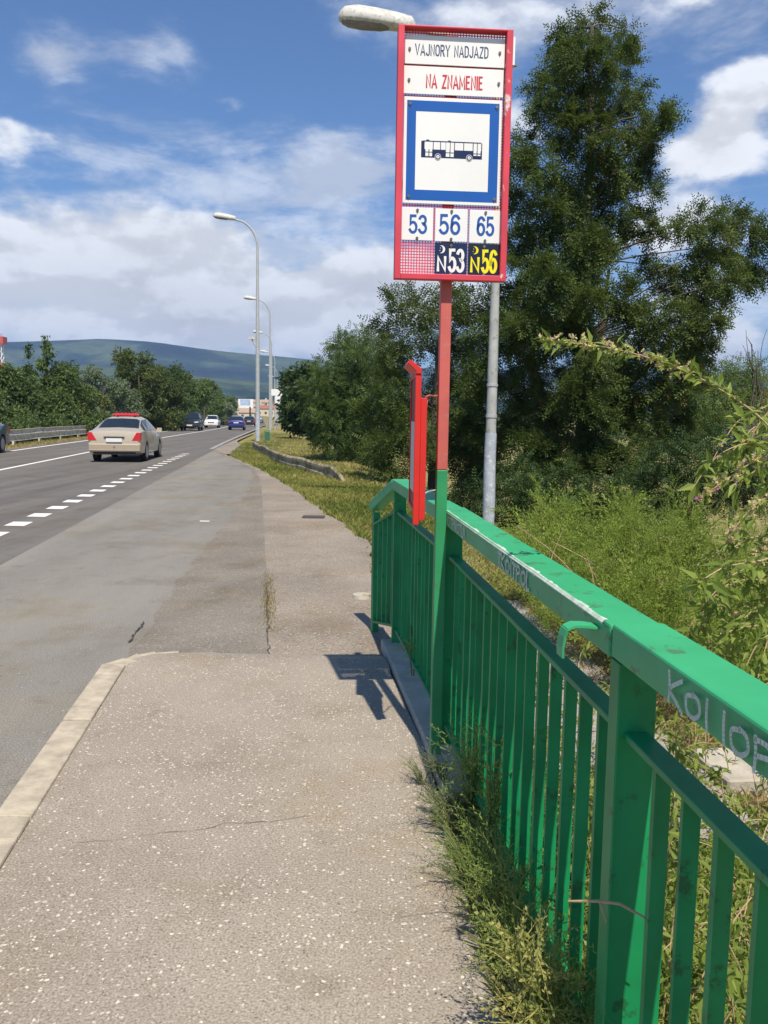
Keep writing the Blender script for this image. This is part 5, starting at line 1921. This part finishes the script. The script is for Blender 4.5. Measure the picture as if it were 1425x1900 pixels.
# ---------------------------------------------------------------- trees across the road on the left
def build_left_trees():
    rg = np.random.default_rng(8)
    protos = []

    def proto_mesh(kind, seed):
        r = np.random.default_rng(seed)
        C, R = [], []
        if kind == 'bushy':
            for i in range(26):
                h = r.uniform(.08, .92)
                w = .40 * math.sin(math.pi * min(1, .25 + h * .72)) + .06
                a = r.uniform(0, 6.28); q = r.uniform(.25, 1)
                C.append(np.array([math.cos(a) * w * q, math.sin(a) * w * q, h])); R.append(r.uniform(.09, .16))
        elif kind == 'spire':
            for i in range(24):
                h = r.uniform(.05, 1.0)
                w = .30 * (1 - h) ** .7 + .03
                a = r.uniform(0, 6.28); q = r.uniform(.2, 1)
                C.append(np.array([math.cos(a) * w * q, math.sin(a) * w * q, h])); R.append(r.uniform(.05, .10) * (1.5 - h))
        elif kind == 'round':
            for i in range(24):
                a = r.uniform(0, 6.28); h = r.uniform(.2, .95); w = .42 * math.sqrt(max(0.02, 1 - ((h - .55) / .5) ** 2)); q = r.uniform(.4, 1)
                C.append(np.array([math.cos(a) * w * q, math.sin(a) * w * q, h])); R.append(r.uniform(.09, .14))
        return C, R

    # u, distance y, top v, width factor, kind, leaf material, label
    rows = [(-40, 47, 690, 1.0, 'bushy', 'leaf_mid', 'bushy green tree at the far left edge behind the guard rail'),
            (15, 50, 676, 1.0, 'bushy', 'leaf_mid', 'green tree just right of the lattice mast'),
            (52, 52, 652, .8, 'spire', 'leaf_deep', 'tree with a slim leading shoot left of the tallest thin twig'),
            (86, 55, 638, .75, 'spire', 'leaf_mid', 'tree with the tallest thin top twig in the left row'),
            (118, 56, 672, .9, 'bushy', 'leaf_mid', 'bushy tree right of the tree with the thin top twig'),
            (155, 62, 705, 1.1, 'bushy', 'leaf_ail', 'low yellowish green bush left of the silvery tree'),
            (190, 66, 684, .9, 'round', 'leaf_pale', 'silvery green willow-like tree above the champagne saloon'),
            (222, 70, 712, 1.0, 'bushy', 'leaf_pale', 'low pale bush between the silvery tree and the tall brownish tree'),
            (256, 76, 652, .75, 'round', 'leaf_ail', 'tall brownish green tree with seed clusters right of the silvery tree'),
            (288, 80, 668, .8, 'bushy', 'leaf_ail', 'ragged green tree leaning on the tall brownish tree'),
            (322, 88, 676, .9, 'round', 'leaf_deep', 'dark round tree behind the dark off-roader'),
            (350, 98, 690, 1.0, 'bushy', 'leaf_mid', 'mid green tree above the white hatchback'),
            (378, 118, 702, 1.0, 'round', 'leaf_mid', 'rounded tree right of the white hatchback'),
            (402, 150, 722, 1.1, 'bushy', 'leaf_pale', 'pale tree near the right end of the left row'),
            (422, 190, 734, 1.2, 'bushy', 'leaf_mid', 'last small tree at the right end of the left row')]
    T = tpl_clump(7, 1.0, .40, 9)
    for i, (u, y, vt, wf, kind, mat, lab) in enumerate(rows):
        top = dp(u, vt, y)
        s = top.x + .12 * y
        zb = gz(s, y)
        H = top.z - zb
        C, R = proto_mesh(kind, 40 + i)
        C = [np.array([c[0] * H * wf, c[1] * H * wf, c[2] * H * .97]) for c in C]; R = [r * H for r in R]
        root = thing('roadside_tree', lab, 'tree', (top.x, y, zb), 0, 'trees behind the left guard rail')
        mb = MB(); mb.tube([(0, 0, -.2), (.05, 0, H * .4), (0, .05, H * .9)], [.12, .09, .03], 7)
        for c in C[:12]: limb(mb, (0, 0, c[2] * .5), c, .04, .01, .05, 3, rg)
        mb.build('trunk', M['bark'], root, smooth=True)
        ls = .20 + .0016 * (y - 45)
        P, D, K = cluster_pts(C, R, 250 * (.2 / ls) ** 1.5, rg, .45, .2)
        if kind == 'spire':
            # thin leading shoot
            n = 30
            hh = rg.uniform(.93, 1.06, n) * H
            P = np.concatenate([P, np.stack([rg.normal(0, .06, n), rg.normal(0, .06, n), hh], -1)]); D = np.concatenate([D, rg.normal(size=(n, 3)) + [0, 0, .8]])
            K = np.concatenate([K, np.zeros(n, int)])
        tn = np.clip(rg.uniform(0, 1, len(P)) * .6 + rg.uniform(0, .4, len(C))[K], 0, 1)
        V, F, t = scatter(P, D, T, rg.uniform(.7, 1.3, len(P)) * ls, .8, rg, tn)
        np_mesh('crown', V, F, M[mat], t, root)
    # scrub along the back of the guard rail
    parts = []
    for k in range(46):
        y = 34 + 130 * (k / 46) ** 1.3 + rg.uniform(-.6, .6)
        s = -13.9 - rg.uniform(0, 1.2)
        z = gz(s, y)
        c = [np.array([sx(s, y) + rg.uniform(-.5, .5), y + rg.uniform(-.5, .5), z + rg.uniform(.3, 1.5)]) for _ in range(4)]
        P, D, K = cluster_pts(c, [rg.uniform(.5, .9) for _ in c], 150, rg, .45, .1)
        parts.append(scatter(P, D, T, rg.uniform(.7, 1.3, len(P)) * .17, .8, rg))
    V, F, t = join(parts)
    o = np_mesh('undergrowth', V, F, M['leaf_mid'], t)
    tag(o, 'low green undergrowth filling the gap behind the left guard rail', 'undergrowth', kind='stuff')
    # wooded plain in front of the hills
    parts = []
    n = 2600
    y = rg.uniform(300, 760, n); x = sx(0, 0) + rg.uniform(-.75, .62, n) * y
    ok = np.abs(x - np.array([sx(-6, yy) for yy in y])) > 16 + 0 * y
    x, y = x[ok], y[ok]
    z = np.array([gz(a + .12 * b + 6e-5 * max(0, b - 100) ** 2, b) for a, b in zip(x, y)]) 
    P = np.stack([x, y, z + rg.uniform(.5, 4.5, len(x))], -1)
    o3 = scatter(P, rg.normal(size=P.shape), tpl_clump(10, 2.6, .55, 3), rg.uniform(.7, 1.5, len(P)), .5, rg)
    o = np_mesh('far_woodland', *o3[:2], M['leaf_mid'], o3[2])
    tag(o, 'far band of woodland at the foot of the hills', 'woodland', kind='stuff')


build_left_trees()


# ---------------------------------------------------------------- bright feathery bush, box thorn, weeds
def build_bushes():
    rg = np.random.default_rng(77)
    TP = tpl_plume(16, .34, .058, .0145, .40, 1)
    # feathery broom bush beyond the lower path
    d0 = 8.0
    top = [(1000, 985, 30), (1040, 960, 36), (1150, 955, 40), (1270, 985, 40), 
           (1010, 1030, 40), (1070, 1020, 50), (1140, 1030, 56), (1210, 1040, 56), (1280, 1060, 56), (1350, 1080, 56), (1410, 1090, 50),
           (1060, 1080, 46), (1120, 1100, 52), (1190, 1120, 52), (1250, 1150, 50), (1330, 1150, 50), (1400, 1170, 50), (1150, 1160, 40), (1210, 1190, 40), (1280, 1210, 36), (1370, 1220, 40)]
    C, R = clusters_at(top, d0, .35, rg, lambda u, v: -(v - 960) * .0115)
    b = dp(1200, 1190, 6.4); b.z = gz(b.x + .12 * 6.4, 6.4)
    root = thing('feathery_bush', 'bright yellow green feathery bush sprawling beyond the lower path', 'bush', b)
    P, D, K = cluster_pts(C, [r * rg.uniform(.6, 1.1) for r in R], 6200, rg, .5, -.05)
    D[:, 2] += .35
    bb = np.array(b)
    tn = np.clip(rg.uniform(0, 1, len(P)) * .6 + rg.uniform(0, .4, len(C))[K], 0, 1)
    V, F, t = scatter(P - bb, D, TP, rg.uniform(.55, .95, len(P)), .6, rg, tn)
    np_mesh('foliage', V, F, M['leaf_broom'], t, root)
    mb = MB()
    for c in C: limb(mb, (rg.uniform(-.3, .3), rg.uniform(-.2, .2), 0), c - bb, .014, .003, .2, 6, rg)
    mb.build('stems', M['stem_g'], root, smooth=True)
    # long arching tips of the bush
    parts = []
    for (u, v, u1, v1) in ((1060, 960, 1012, 948), (1100, 960, 1090, 905), (1180, 960, 1168, 915), (1230, 965, 1248, 880), (1270, 985, 1240, 930), (1020, 1010, 975, 985), (1010, 1040, 968, 1015), (1300, 1000, 1330, 945), (1150, 950, 1130, 900)):
        a = np.array(dp(u, v, 7.9)) - bb; c = np.array(dp(u1, v1, 7.7)) - bb
        n = 16
        tt = np.linspace(0, 1, n)[:, None]
        P = a * (1 - tt) + c * tt + rg.normal(size=(n, 3)) * .02
        D = np.repeat((c - a)[None], n, 0) + rg.normal(size=(n, 3)) * .08
        parts.append(scatter(P, D, TP, np.linspace(.5, .28, n), .5, rg))
    for k in range(120):
        u = rg.uniform(985, 1440); v = 1010 + rg.uniform(-20, 190) + max(0, u - 1150) * .12
        yy = 8.0 - (v - 960) * .0115
        a = np.array(dp(u, v, yy)) - bb
        c = a + np.array([rg.normal(-.12, .22), rg.normal(-.1, .2), rg.uniform(.22, .62)])
        n = 18
        tt = np.linspace(0, 1, n)[:, None]
        P = a * (1 - tt) + c * tt + np.array([0, 0, .18]) * tt * (1 - tt) * 2 + rg.normal(size=(n, 3)) * .015
        P[:, 2] -= .10 * tt[:, 0] ** 3
        D = np.repeat((c - a)[None], n, 0) + rg.normal(size=(n, 3)) * .10; D[:, 2] -= .25 * tt[:, 0]
        parts.append(scatter(P, D, TP, np.linspace(.62, .26, n), .5, rg, np.full(n, rg.uniform(.2, 1))))
    V, F, t = join(parts); np_mesh('tips', V, F, M['leaf_broom'], t, root)
    for k in range(14):
        u = rg.uniform(1000, 1430); v = rg.uniform(1030, 1200); yy = 7.75 - (v - 960) * .0115
        a = np.array(dp(u, v, yy)) - bb
        mb = MB(); limb(mb, a, a + np.array([rg.normal(0, .2), rg.normal(-.05, .1), rg.uniform(.15, .5)]), .006, .002, .05, 4, rg)
        mb.build('dry_stem', M['twig'], root, smooth=True)

    # old stake and a broken cane beside the bush
    a, c = dp(1322, 1126, 5.6), dp(1412, 1157, 5.3)
    r = thing('broken_cane', 'thick pinkish brown cane leaning out of the bush at right', 'cane', a)
    mb = MB(); mb.tube([a - a, (c - a) * .5 + Vector((0, 0, .01)), c - a, (c - a) * 1.8], [.014, .015, .016, .017], 8); mb.build('stem', M['cane'], r, smooth=True)
    a, c = dp(1272, 1192, 5.6), dp(1290, 1145, 5.6)
    r = thing('cut_stake', 'short reddish brown stake standing in the feathery bush', 'stake', a)
    mb = MB(); mb.tube([(0, 0, -.5), (0, 0, 0), c - a], [.02, .02, .018], 8); mb.build('stem', M['cane'], r, smooth=True)

    # box thorn: long arching canes with leaves and small flowers
    TL = tpl_leaf(.055, .017)
    def cane(root, ctrl, leaf_n, leaf_s, fl, rad, mat='leaf_goji', jitter=.006, flz=None):
        P = [Vector(p) for p in ctrl]
        Q = []
        for i in range(len(P) - 1):
            p0, p1, p2, p3 = P[max(i - 1, 0)], P[i], P[i + 1], P[min(i + 2, len(P) - 1)]
            for t in np.linspace(0, 1, 8, endpoint=False):
                Q.append(.5 * ((2 * p1) + (p2 - p0) * t + (2 * p0 - 5 * p1 + 4 * p2 - p3) * t * t + (-p0 + 3 * p1 - 3 * p2 + p3) * t ** 3))
        Q.append(P[-1])
        mb = MB(); mb.tube(Q, list(np.linspace(rad, rad * .35, len(Q))), 6)
        qa = np.array([tuple(q) for q in Q])
        idx = rg.uniform(0, len(Q) - 1.01, leaf_n); i0 = idx.astype(int); f = (idx - i0)[:, None]
        pts = qa[i0] * (1 - f) + qa[i0 + 1] * f
        dirs = qa[np.minimum(i0 + 1, len(qa) - 1)] - qa[i0]
        dirs /= np.linalg.norm(dirs, axis=1, keepdims=True)
        D = dirs * .5 + rg.normal(size=pts.shape) * .62; D[:, 2] -= .12
        lv = scatter(pts + rg.normal(size=pts.shape) * jitter, D, TL, rg.uniform(.45, 1.05, leaf_n) * leaf_s, .8, rg)
        fls = None
        if fl:
            t0, t1 = flz or (0, 1)
            idx = rg.uniform(t0 * (len(Q) - 1), t1 * (len(Q) - 1.01), fl); i0 = idx.astype(int); f = (idx - i0)[:, None]
            pts = qa[i0] * (1 - f) + qa[i0 + 1] * f + rg.normal(size=(fl, 3)) * .009
            pet = []
            for k in range(5):
                a = k * 1.257
                d = np.array([.35, math.cos(a), math.sin(a)]); d /= np.linalg.norm(d)
                pet += diamond(np.zeros(3), d, np.cross(d, [1, .1, 0]) / np.linalg.norm(np.cross(d, [1, .1, 0])), .0105, .007)
            fls = scatter(pts, rg.normal(size=pts.shape) + [0, -.4, .1], np.array(pet), rg.uniform(.6, 1.25, fl), .3, rg)
        return mb, lv, fls

    b = Vector((1.35, 2.1, gz(1.6, 2.1)))
    root = thing('box_thorn_shrub', 'box thorn shrub with pale flowers arching in from the right edge behind the railing', 'shrub', b)
    bb = np.array(b)
    Ld, Fd = [], []
    d1 = 2.25
    arch = [dp(1600, 1040, d1 + .1), dp(1500, 900, d1), dp(1425, 790, d1), dp(1340, 725, d1), dp(1250, 680, d1), dp(1160, 652, d1 - .05), dp(1080, 638, d1 - .1), dp(1005, 634, d1 - .12)]
    specs = [(arch, 190, .85, 90, .0036, (.52, 1.0)),
             ([dp(1560, 900, 2.1), dp(1470, 835, 2.1), dp(1410, 850, 2.1), dp(1350, 888, 2.1), dp(1300, 925, 2.1)], 60, .8, 45, .003, (.45, 1)),
             ([dp(1560, 980, 2.0), dp(1480, 930, 2.0), dp(1420, 925, 2.0), dp(1375, 965, 2.0), dp(1350, 1010, 2.0)], 50, .75, 34, .003, (.4, 1)),
             ([dp(1620, 1000, 2.2), dp(1500, 985, 2.2), dp(1435, 1000, 2.2), dp(1400, 1050, 2.2)], 40, .8, 24, .003, (.4, 1)),
             ([dp(1540, 700, 2.4), dp(1470, 720, 2.4), dp(1430, 760, 2.4), dp(1400, 800, 2.4), dp(1385, 850, 2.4)], 60, .9, 8, .003, (.2, 1)),
             ([dp(1520, 1240, 1.9), dp(1450, 1180, 1.9), dp(1410, 1190, 1.9), dp(1385, 1235, 1.9)], 40, .8, 0, .003, None)]
    for k in range(34):
        u0, v0 = 1490 + rg.uniform(0, 60), rg.uniform(800, 1290); dd = rg.uniform(1.9, 2.7)
        l = rg.uniform(90, 230); up = rg.uniform(-40, 70)
        specs.append(([dp(u0, v0, dd), dp(u0 - l * .4, v0 - up, dd), dp(u0 - l * .75, v0 - up * .9 + 15, dd - .05), dp(u0 - l, v0 - up * .3 + 60, dd - .1)], 50, 1.15, 6 if k % 3 == 0 else 0, .0026, (.3, 1)))
    for ctrl, ln, ls, fl, rad, flz in specs:
        mb, lv, fls = cane(root, [p - b for p in ctrl], ln, ls, fl, rad, flz=flz)
        mb.build('cane', M['twig'], root, smooth=True)
        Ld.append(lv)
        if fls: Fd.append(fls)
    # leafy body behind the railing bars at lower right: hundreds of thin canes kept as one part
    low = MB()
    for k in range(340):
        y = rg.uniform(.9, 3.6); s = .86 + 1.45 * rg.uniform(0, 1) ** 1.4
        z0 = gz(s, y)
        p0 = Vector((sx(s, y), y, z0 - .02))
        hgt = rg.uniform(.22, .72) * (1 if y < 2.6 else .65)
        dx, dy = max(rg.normal(0, .16), -(s - .80) / 1.8), rg.normal(0, .16)
        ctrl = [p0, p0 + Vector((dx * .3, dy * .3, hgt * .55)), p0 + Vector((dx, dy, hgt)), p0 + Vector((dx * 1.7, dy * 1.7, hgt * .92))]
        mb, lv, _ = cane(root, [p - b for p in ctrl], 44, 1.12, 0, .0026)
        low.add(mb.v, mb.f)
        Ld.append(lv)
    for k in range(60):
        # longer shoots rising round the slab and the end of the lower path
        y = rg.uniform(2.6, 4.6); s = rg.uniform(1.15, 2.5)
        p0 = Vector((sx(s, y), y, gz(s, y) - .02)); hgt = rg.uniform(.35, .75)
        dx, dy = rg.normal(0, .14), rg.normal(-.05, .16)
        ctrl = [p0, p0 + Vector((dx * .3, dy * .3, hgt * .55)), p0 + Vector((dx, dy, hgt)), p0 + Vector((dx * 1.7, dy * 1.7, hgt * .95))]
        mb, lv, _ = cane(root, [p - b for p in ctrl], 46, 1.1, 0, .0028)
        low.add(mb.v, mb.f)
        Ld.append(lv)
    low.build('low_canes', M['twig'], root, smooth=True)['kind'] = 'stuff'
    V, F, t = join(Ld); np_mesh('leaves', V, F, M['leaf_goji'], t, root)
    V, F, t = join(Fd); np_mesh('flowers', V, F, M['flower'], t, root)

    # weeds growing along the foot of the railing: each plant is a thing
    TW1 = tpl_plume(16, .26, .040, .0055, .25, 5)
    TW2 = tpl_plume(10, .16, .024, .0095, .2, 6)
    def weed(x, y, h, n, lab, mat='leaf_weed', T=TW1, spread=.5, lean=(0, 0), sc=(.55, .9), z=None):
        if z is None: x += .035; spread *= .62; lean = (lean[0] * .6, lean[1])
        z0 = (.03 if x + .12 * y > .64 else 0) if z is None else z
        r = thing('weed', lab, 'weed', (x, y, z0), 0, 'weeds along the railing foot')
        mb = MB(); parts = []
        for k in range(n):
            a = rg.uniform(0, 6.28); q = rg.uniform(.2, 1) * spread
            tip = np.array([math.cos(a) * q * h + lean[0] * h, math.sin(a) * q * h + lean[1] * h, h * rg.uniform(.55, 1)])
            mid = tip * .5 + [0, 0, h * .12]
            mb.tube([(0, 0, -.02), Vector(mid), Vector(tip)], [.0026, .002, .001], 5)
            m_ = 7
            tt = rg.uniform(.15, 1, m_)[:, None]
            P = (1 - tt) * (2 * mid * tt) + tip * tt * tt
            D = (tip - mid)[None] * .6 + rg.normal(size=(m_, 3)) * h * .35
            parts.append(scatter(P, D, T, rg.uniform(*sc, m_) * min(1, h / .35), .4, rg))
        V, F, t = join(parts)
        np_mesh('leaves', V, F, M[mat], t, r)
        mb.build('stems', M['stem_g'], r, smooth=True)
    W_ = [(.235, 3.32, .14, 12, 'small grey green weed at the foot of the red and green sign pole', 'leaf_grey', TW1, .9, (-.5, -.1)),
          (.14, 3.36, .10, 12, 'flat grey weed spreading over the sidewalk left of the sign pole', 'leaf_grey', TW1, 1.4, (-.6, 0)),
          (.30, 3.02, .34, 14, 'upright thin weed just past the sign pole', 'leaf_weed', TW1, .3, (.0, 0)),
          (.25, 2.95, .18, 16, 'grey weed tuft spilling onto the sidewalk below the thin upright weed', 'leaf_grey', TW1, .9, (-.6, 0)),
          (.33, 2.70, .40, 12, 'tall narrow weed against the balusters midway to the near post', 'leaf_weed', TW2, .25, (0, 0)),
          (.28, 2.58, .22, 22, 'bright bushy weed hanging over the sidewalk edge', 'leaf_weed', TW1, .9, (-.4, 0)),
          (.34, 2.36, .24, 22, 'dense tangled weed at the sidewalk edge beside the tall narrow weed', 'leaf_weed', TW1, .9, (-.25, 0)),
          (.37, 2.14, .22, 22, 'sprawling weed casting a twiggy shadow on the sidewalk', 'leaf_weed', TW1, 1.0, (-.5, 0)),
          (.315, 1.80, .40, 24, 'tall weed with yellowish seed heads in front of the near post', 'seed_head', TW2, .30, (-.02, 0)),
          (.42, 1.78, .26, 24, 'low feathery weed at the bottom edge beside the near post', 'leaf_weed', TW1, .9, (-.2, 0)),
          (.47, 1.60, .24, 18, 'nearest weed tangled at the foot of the railing', 'leaf_weed', TW1, .9, (-.1, 0)),
          (.14, 4.72, .30, 6, 'small bright weed poking between the far balusters', 'leaf_goji', TW2, .4, (.1, 0))]
    for (x, y, h, n, lab, mat, T, sp, ln) in W_:
        weed(x, y, h, n, lab, mat, T, sp, ln)
    # weeds behind the bars
    for i, (s, y, h, lab) in enumerate(((1.0, 2.9, .42, 'green weed behind the balusters right of the sign pole'), (1.1, 2.45, .5, 'taller green weed behind the middle balusters'), (.98, 2.1, .45, 'green weed behind the balusters left of the near post'),
                                        (1.2, 1.9, .55, 'green weed behind the near post'), (1.3, 3.4, .35, 'low green weed on the dry strip past the sign pole'))):
        weed(sx(s, y), y, h, 26, lab, 'leaf_goji', TW2, .6, (0, 0), (.8, 1.3), z=gz(s, y))
    # dry twig caught on the railing
    a = dp(1055, 1672, 1.62); c = dp(1195, 1702, 1.5)
    r = thing('dry_twig', 'pale dry forked twig caught across the near railing post', 'twig', a)
    mb = MB(); mb.tube([(0, 0, 0), (dp(1110, 1672, 1.57) - a), (dp(1150, 1677, 1.54) - a), c - a, dp(1235, 1725, 1.5) - a], [.002, .0032, .0032, .0026, .0015], 6)
    mb.tube([dp(1112, 1672, 1.57) - a, dp(1125, 1712, 1.56) - a], [.0022, .0012], 5)
    mb.build('stem', M['twig'], r, smooth=True)


build_bushes()


# ---------------------------------------------------------------- grass
def build_grass():
    rg = np.random.default_rng(99)
    def blades(name, label, S, Y, Z, h, w, mat, lean=.5):
        n = len(S)
        a = rg.uniform(0, 6.28, n)
        hh = h * rg.uniform(.5, 1.3, n)
        X = np.array([sx(s, y) for s, y in zip(S, Y)])
        dx, dy = np.cos(a), np.sin(a)
        lx, ly = rg.normal(0, lean, n) * hh, rg.normal(0, lean, n) * hh
        ww = w * rg.uniform(.6, 1.4, n)
        V = np.empty((n, 4, 3))
        V[:, 0] = np.stack([X - dx * ww, Y - dy * ww, Z - .01], -1)
        V[:, 1] = np.stack([X + dx * ww, Y + dy * ww, Z - .01], -1)
        V[:, 2] = np.stack([X + dx * ww * .6 + lx * .5, Y + dy * ww * .6 + ly * .5, Z + hh * .65], -1)
        V[:, 3] = np.stack([X + lx, Y + ly, Z + hh], -1)
        tn = np.clip(.5 + .5 * np.sin(S * 1.7 + Y * .6) * np.cos(Y * .9) * .7 + rg.normal(0, .22, n), 0, 1)
        o = np_mesh(name, V.reshape(-1, 3), np.arange(4 * n).reshape(-1, 4), M[mat], np.repeat(tn, 4))
        tag(o, label, 'grass', kind='stuff')
    # verge between the path and the guard rail
    n = 90000
    Y = 8.5 + 38 * rg.uniform(0, 1, n) ** 1.6
    e = np.array([far_edge(y) for y in Y])
    S = e + .02 + rg.uniform(0, 1, n) ** .9 * np.where(Y < 13, 1.6, np.where(Y < 20, 2.0, 2.6))
    S += rg.normal(0, .05, n)
    Z = np.array([gz(s, y) for s, y in zip(S, Y)])
    blades('verge_grass', 'rough green and straw coloured grass on the verge beside the path', S, Y, Z, .075, .0075, 'grass')
    # bank beyond the guard rail
    n = 52000
    Y = rg.uniform(19, 75, n)
    S = np.interp(Y, [19, 30, 45, 75], [1.4, .0, -1.6, -1.7]) + rg.uniform(0, 4.6, n)
    Z = np.array([gz(s, y) for s, y in zip(S, Y)])
    blades('bank_grass', 'mown straw coloured grass on the bank behind the right guard rail', S, Y, Z, .09, .018, 'bankgrass')
    # dry strip right of the railing
    n = 30000
    Y = rg.uniform(2.6, 13, n); S = np.where(rg.uniform(0, 1, n) < .3, rg.uniform(.82, 1.3, n), rg.uniform(2.15, 3.2, n)) + .05 * np.maximum(0, Y - 5)
    Z = np.array([gz(s, y) for s, y in zip(S, Y)])
    blades('dry_grass', 'dry grass strip between the railing and the lower path', S, Y, Z, .06, .0035, 'drygrass', .8)
    # rough slope below the lower path
    n = 40000
    Y = rg.uniform(1.5, 22, n); S = 3.1 + 6 * rg.uniform(0, 1, n) ** 1.3
    Z = np.array([gz(s, y) for s, y in zip(S, Y)])
    blades('rough_grass', 'rough uncut grass on the slope below the lower path', S, Y, Z, .22, .006, 'grass', .5)
    n = 4200
    Y = rg.uniform(.6, 3.15, n); S = np.array([rail_s(y) for y in Y]) + rg.uniform(-.13, .06, n)
    blades('foot_weeds', 'low tangled grass and weeds along the foot of the railing', S, Y, np.where(S > .60, .03, 0.0), .05, .0028, 'foot_weed', .9)
    # left verge
    n = 14000
    Y = rg.uniform(26, 120, n); S = rg.uniform(-12.9, -11.05, n)
    Z = np.array([gz(s, y) for s, y in zip(S, Y)])
    blades('left_verge_grass', 'thin dry grass between the road edge and the left guard rail', S, Y, Z, .10, .016, 'drygrass')
    # tufts in the seam of the path
    n = 700
    Y = 5.9 + 2.6 * rg.beta(1.2, 2.0, n)
    S = np.array([lin(SEAM, y) for y in Y]) + rg.normal(.01, .03, n)
    Z = np.full(n, -.045)
    blades('seam_grass', 'yellowed grass tuft growing in the seam of the path', S, Y, Z, .018, .003, 'drygrass')


build_grass()
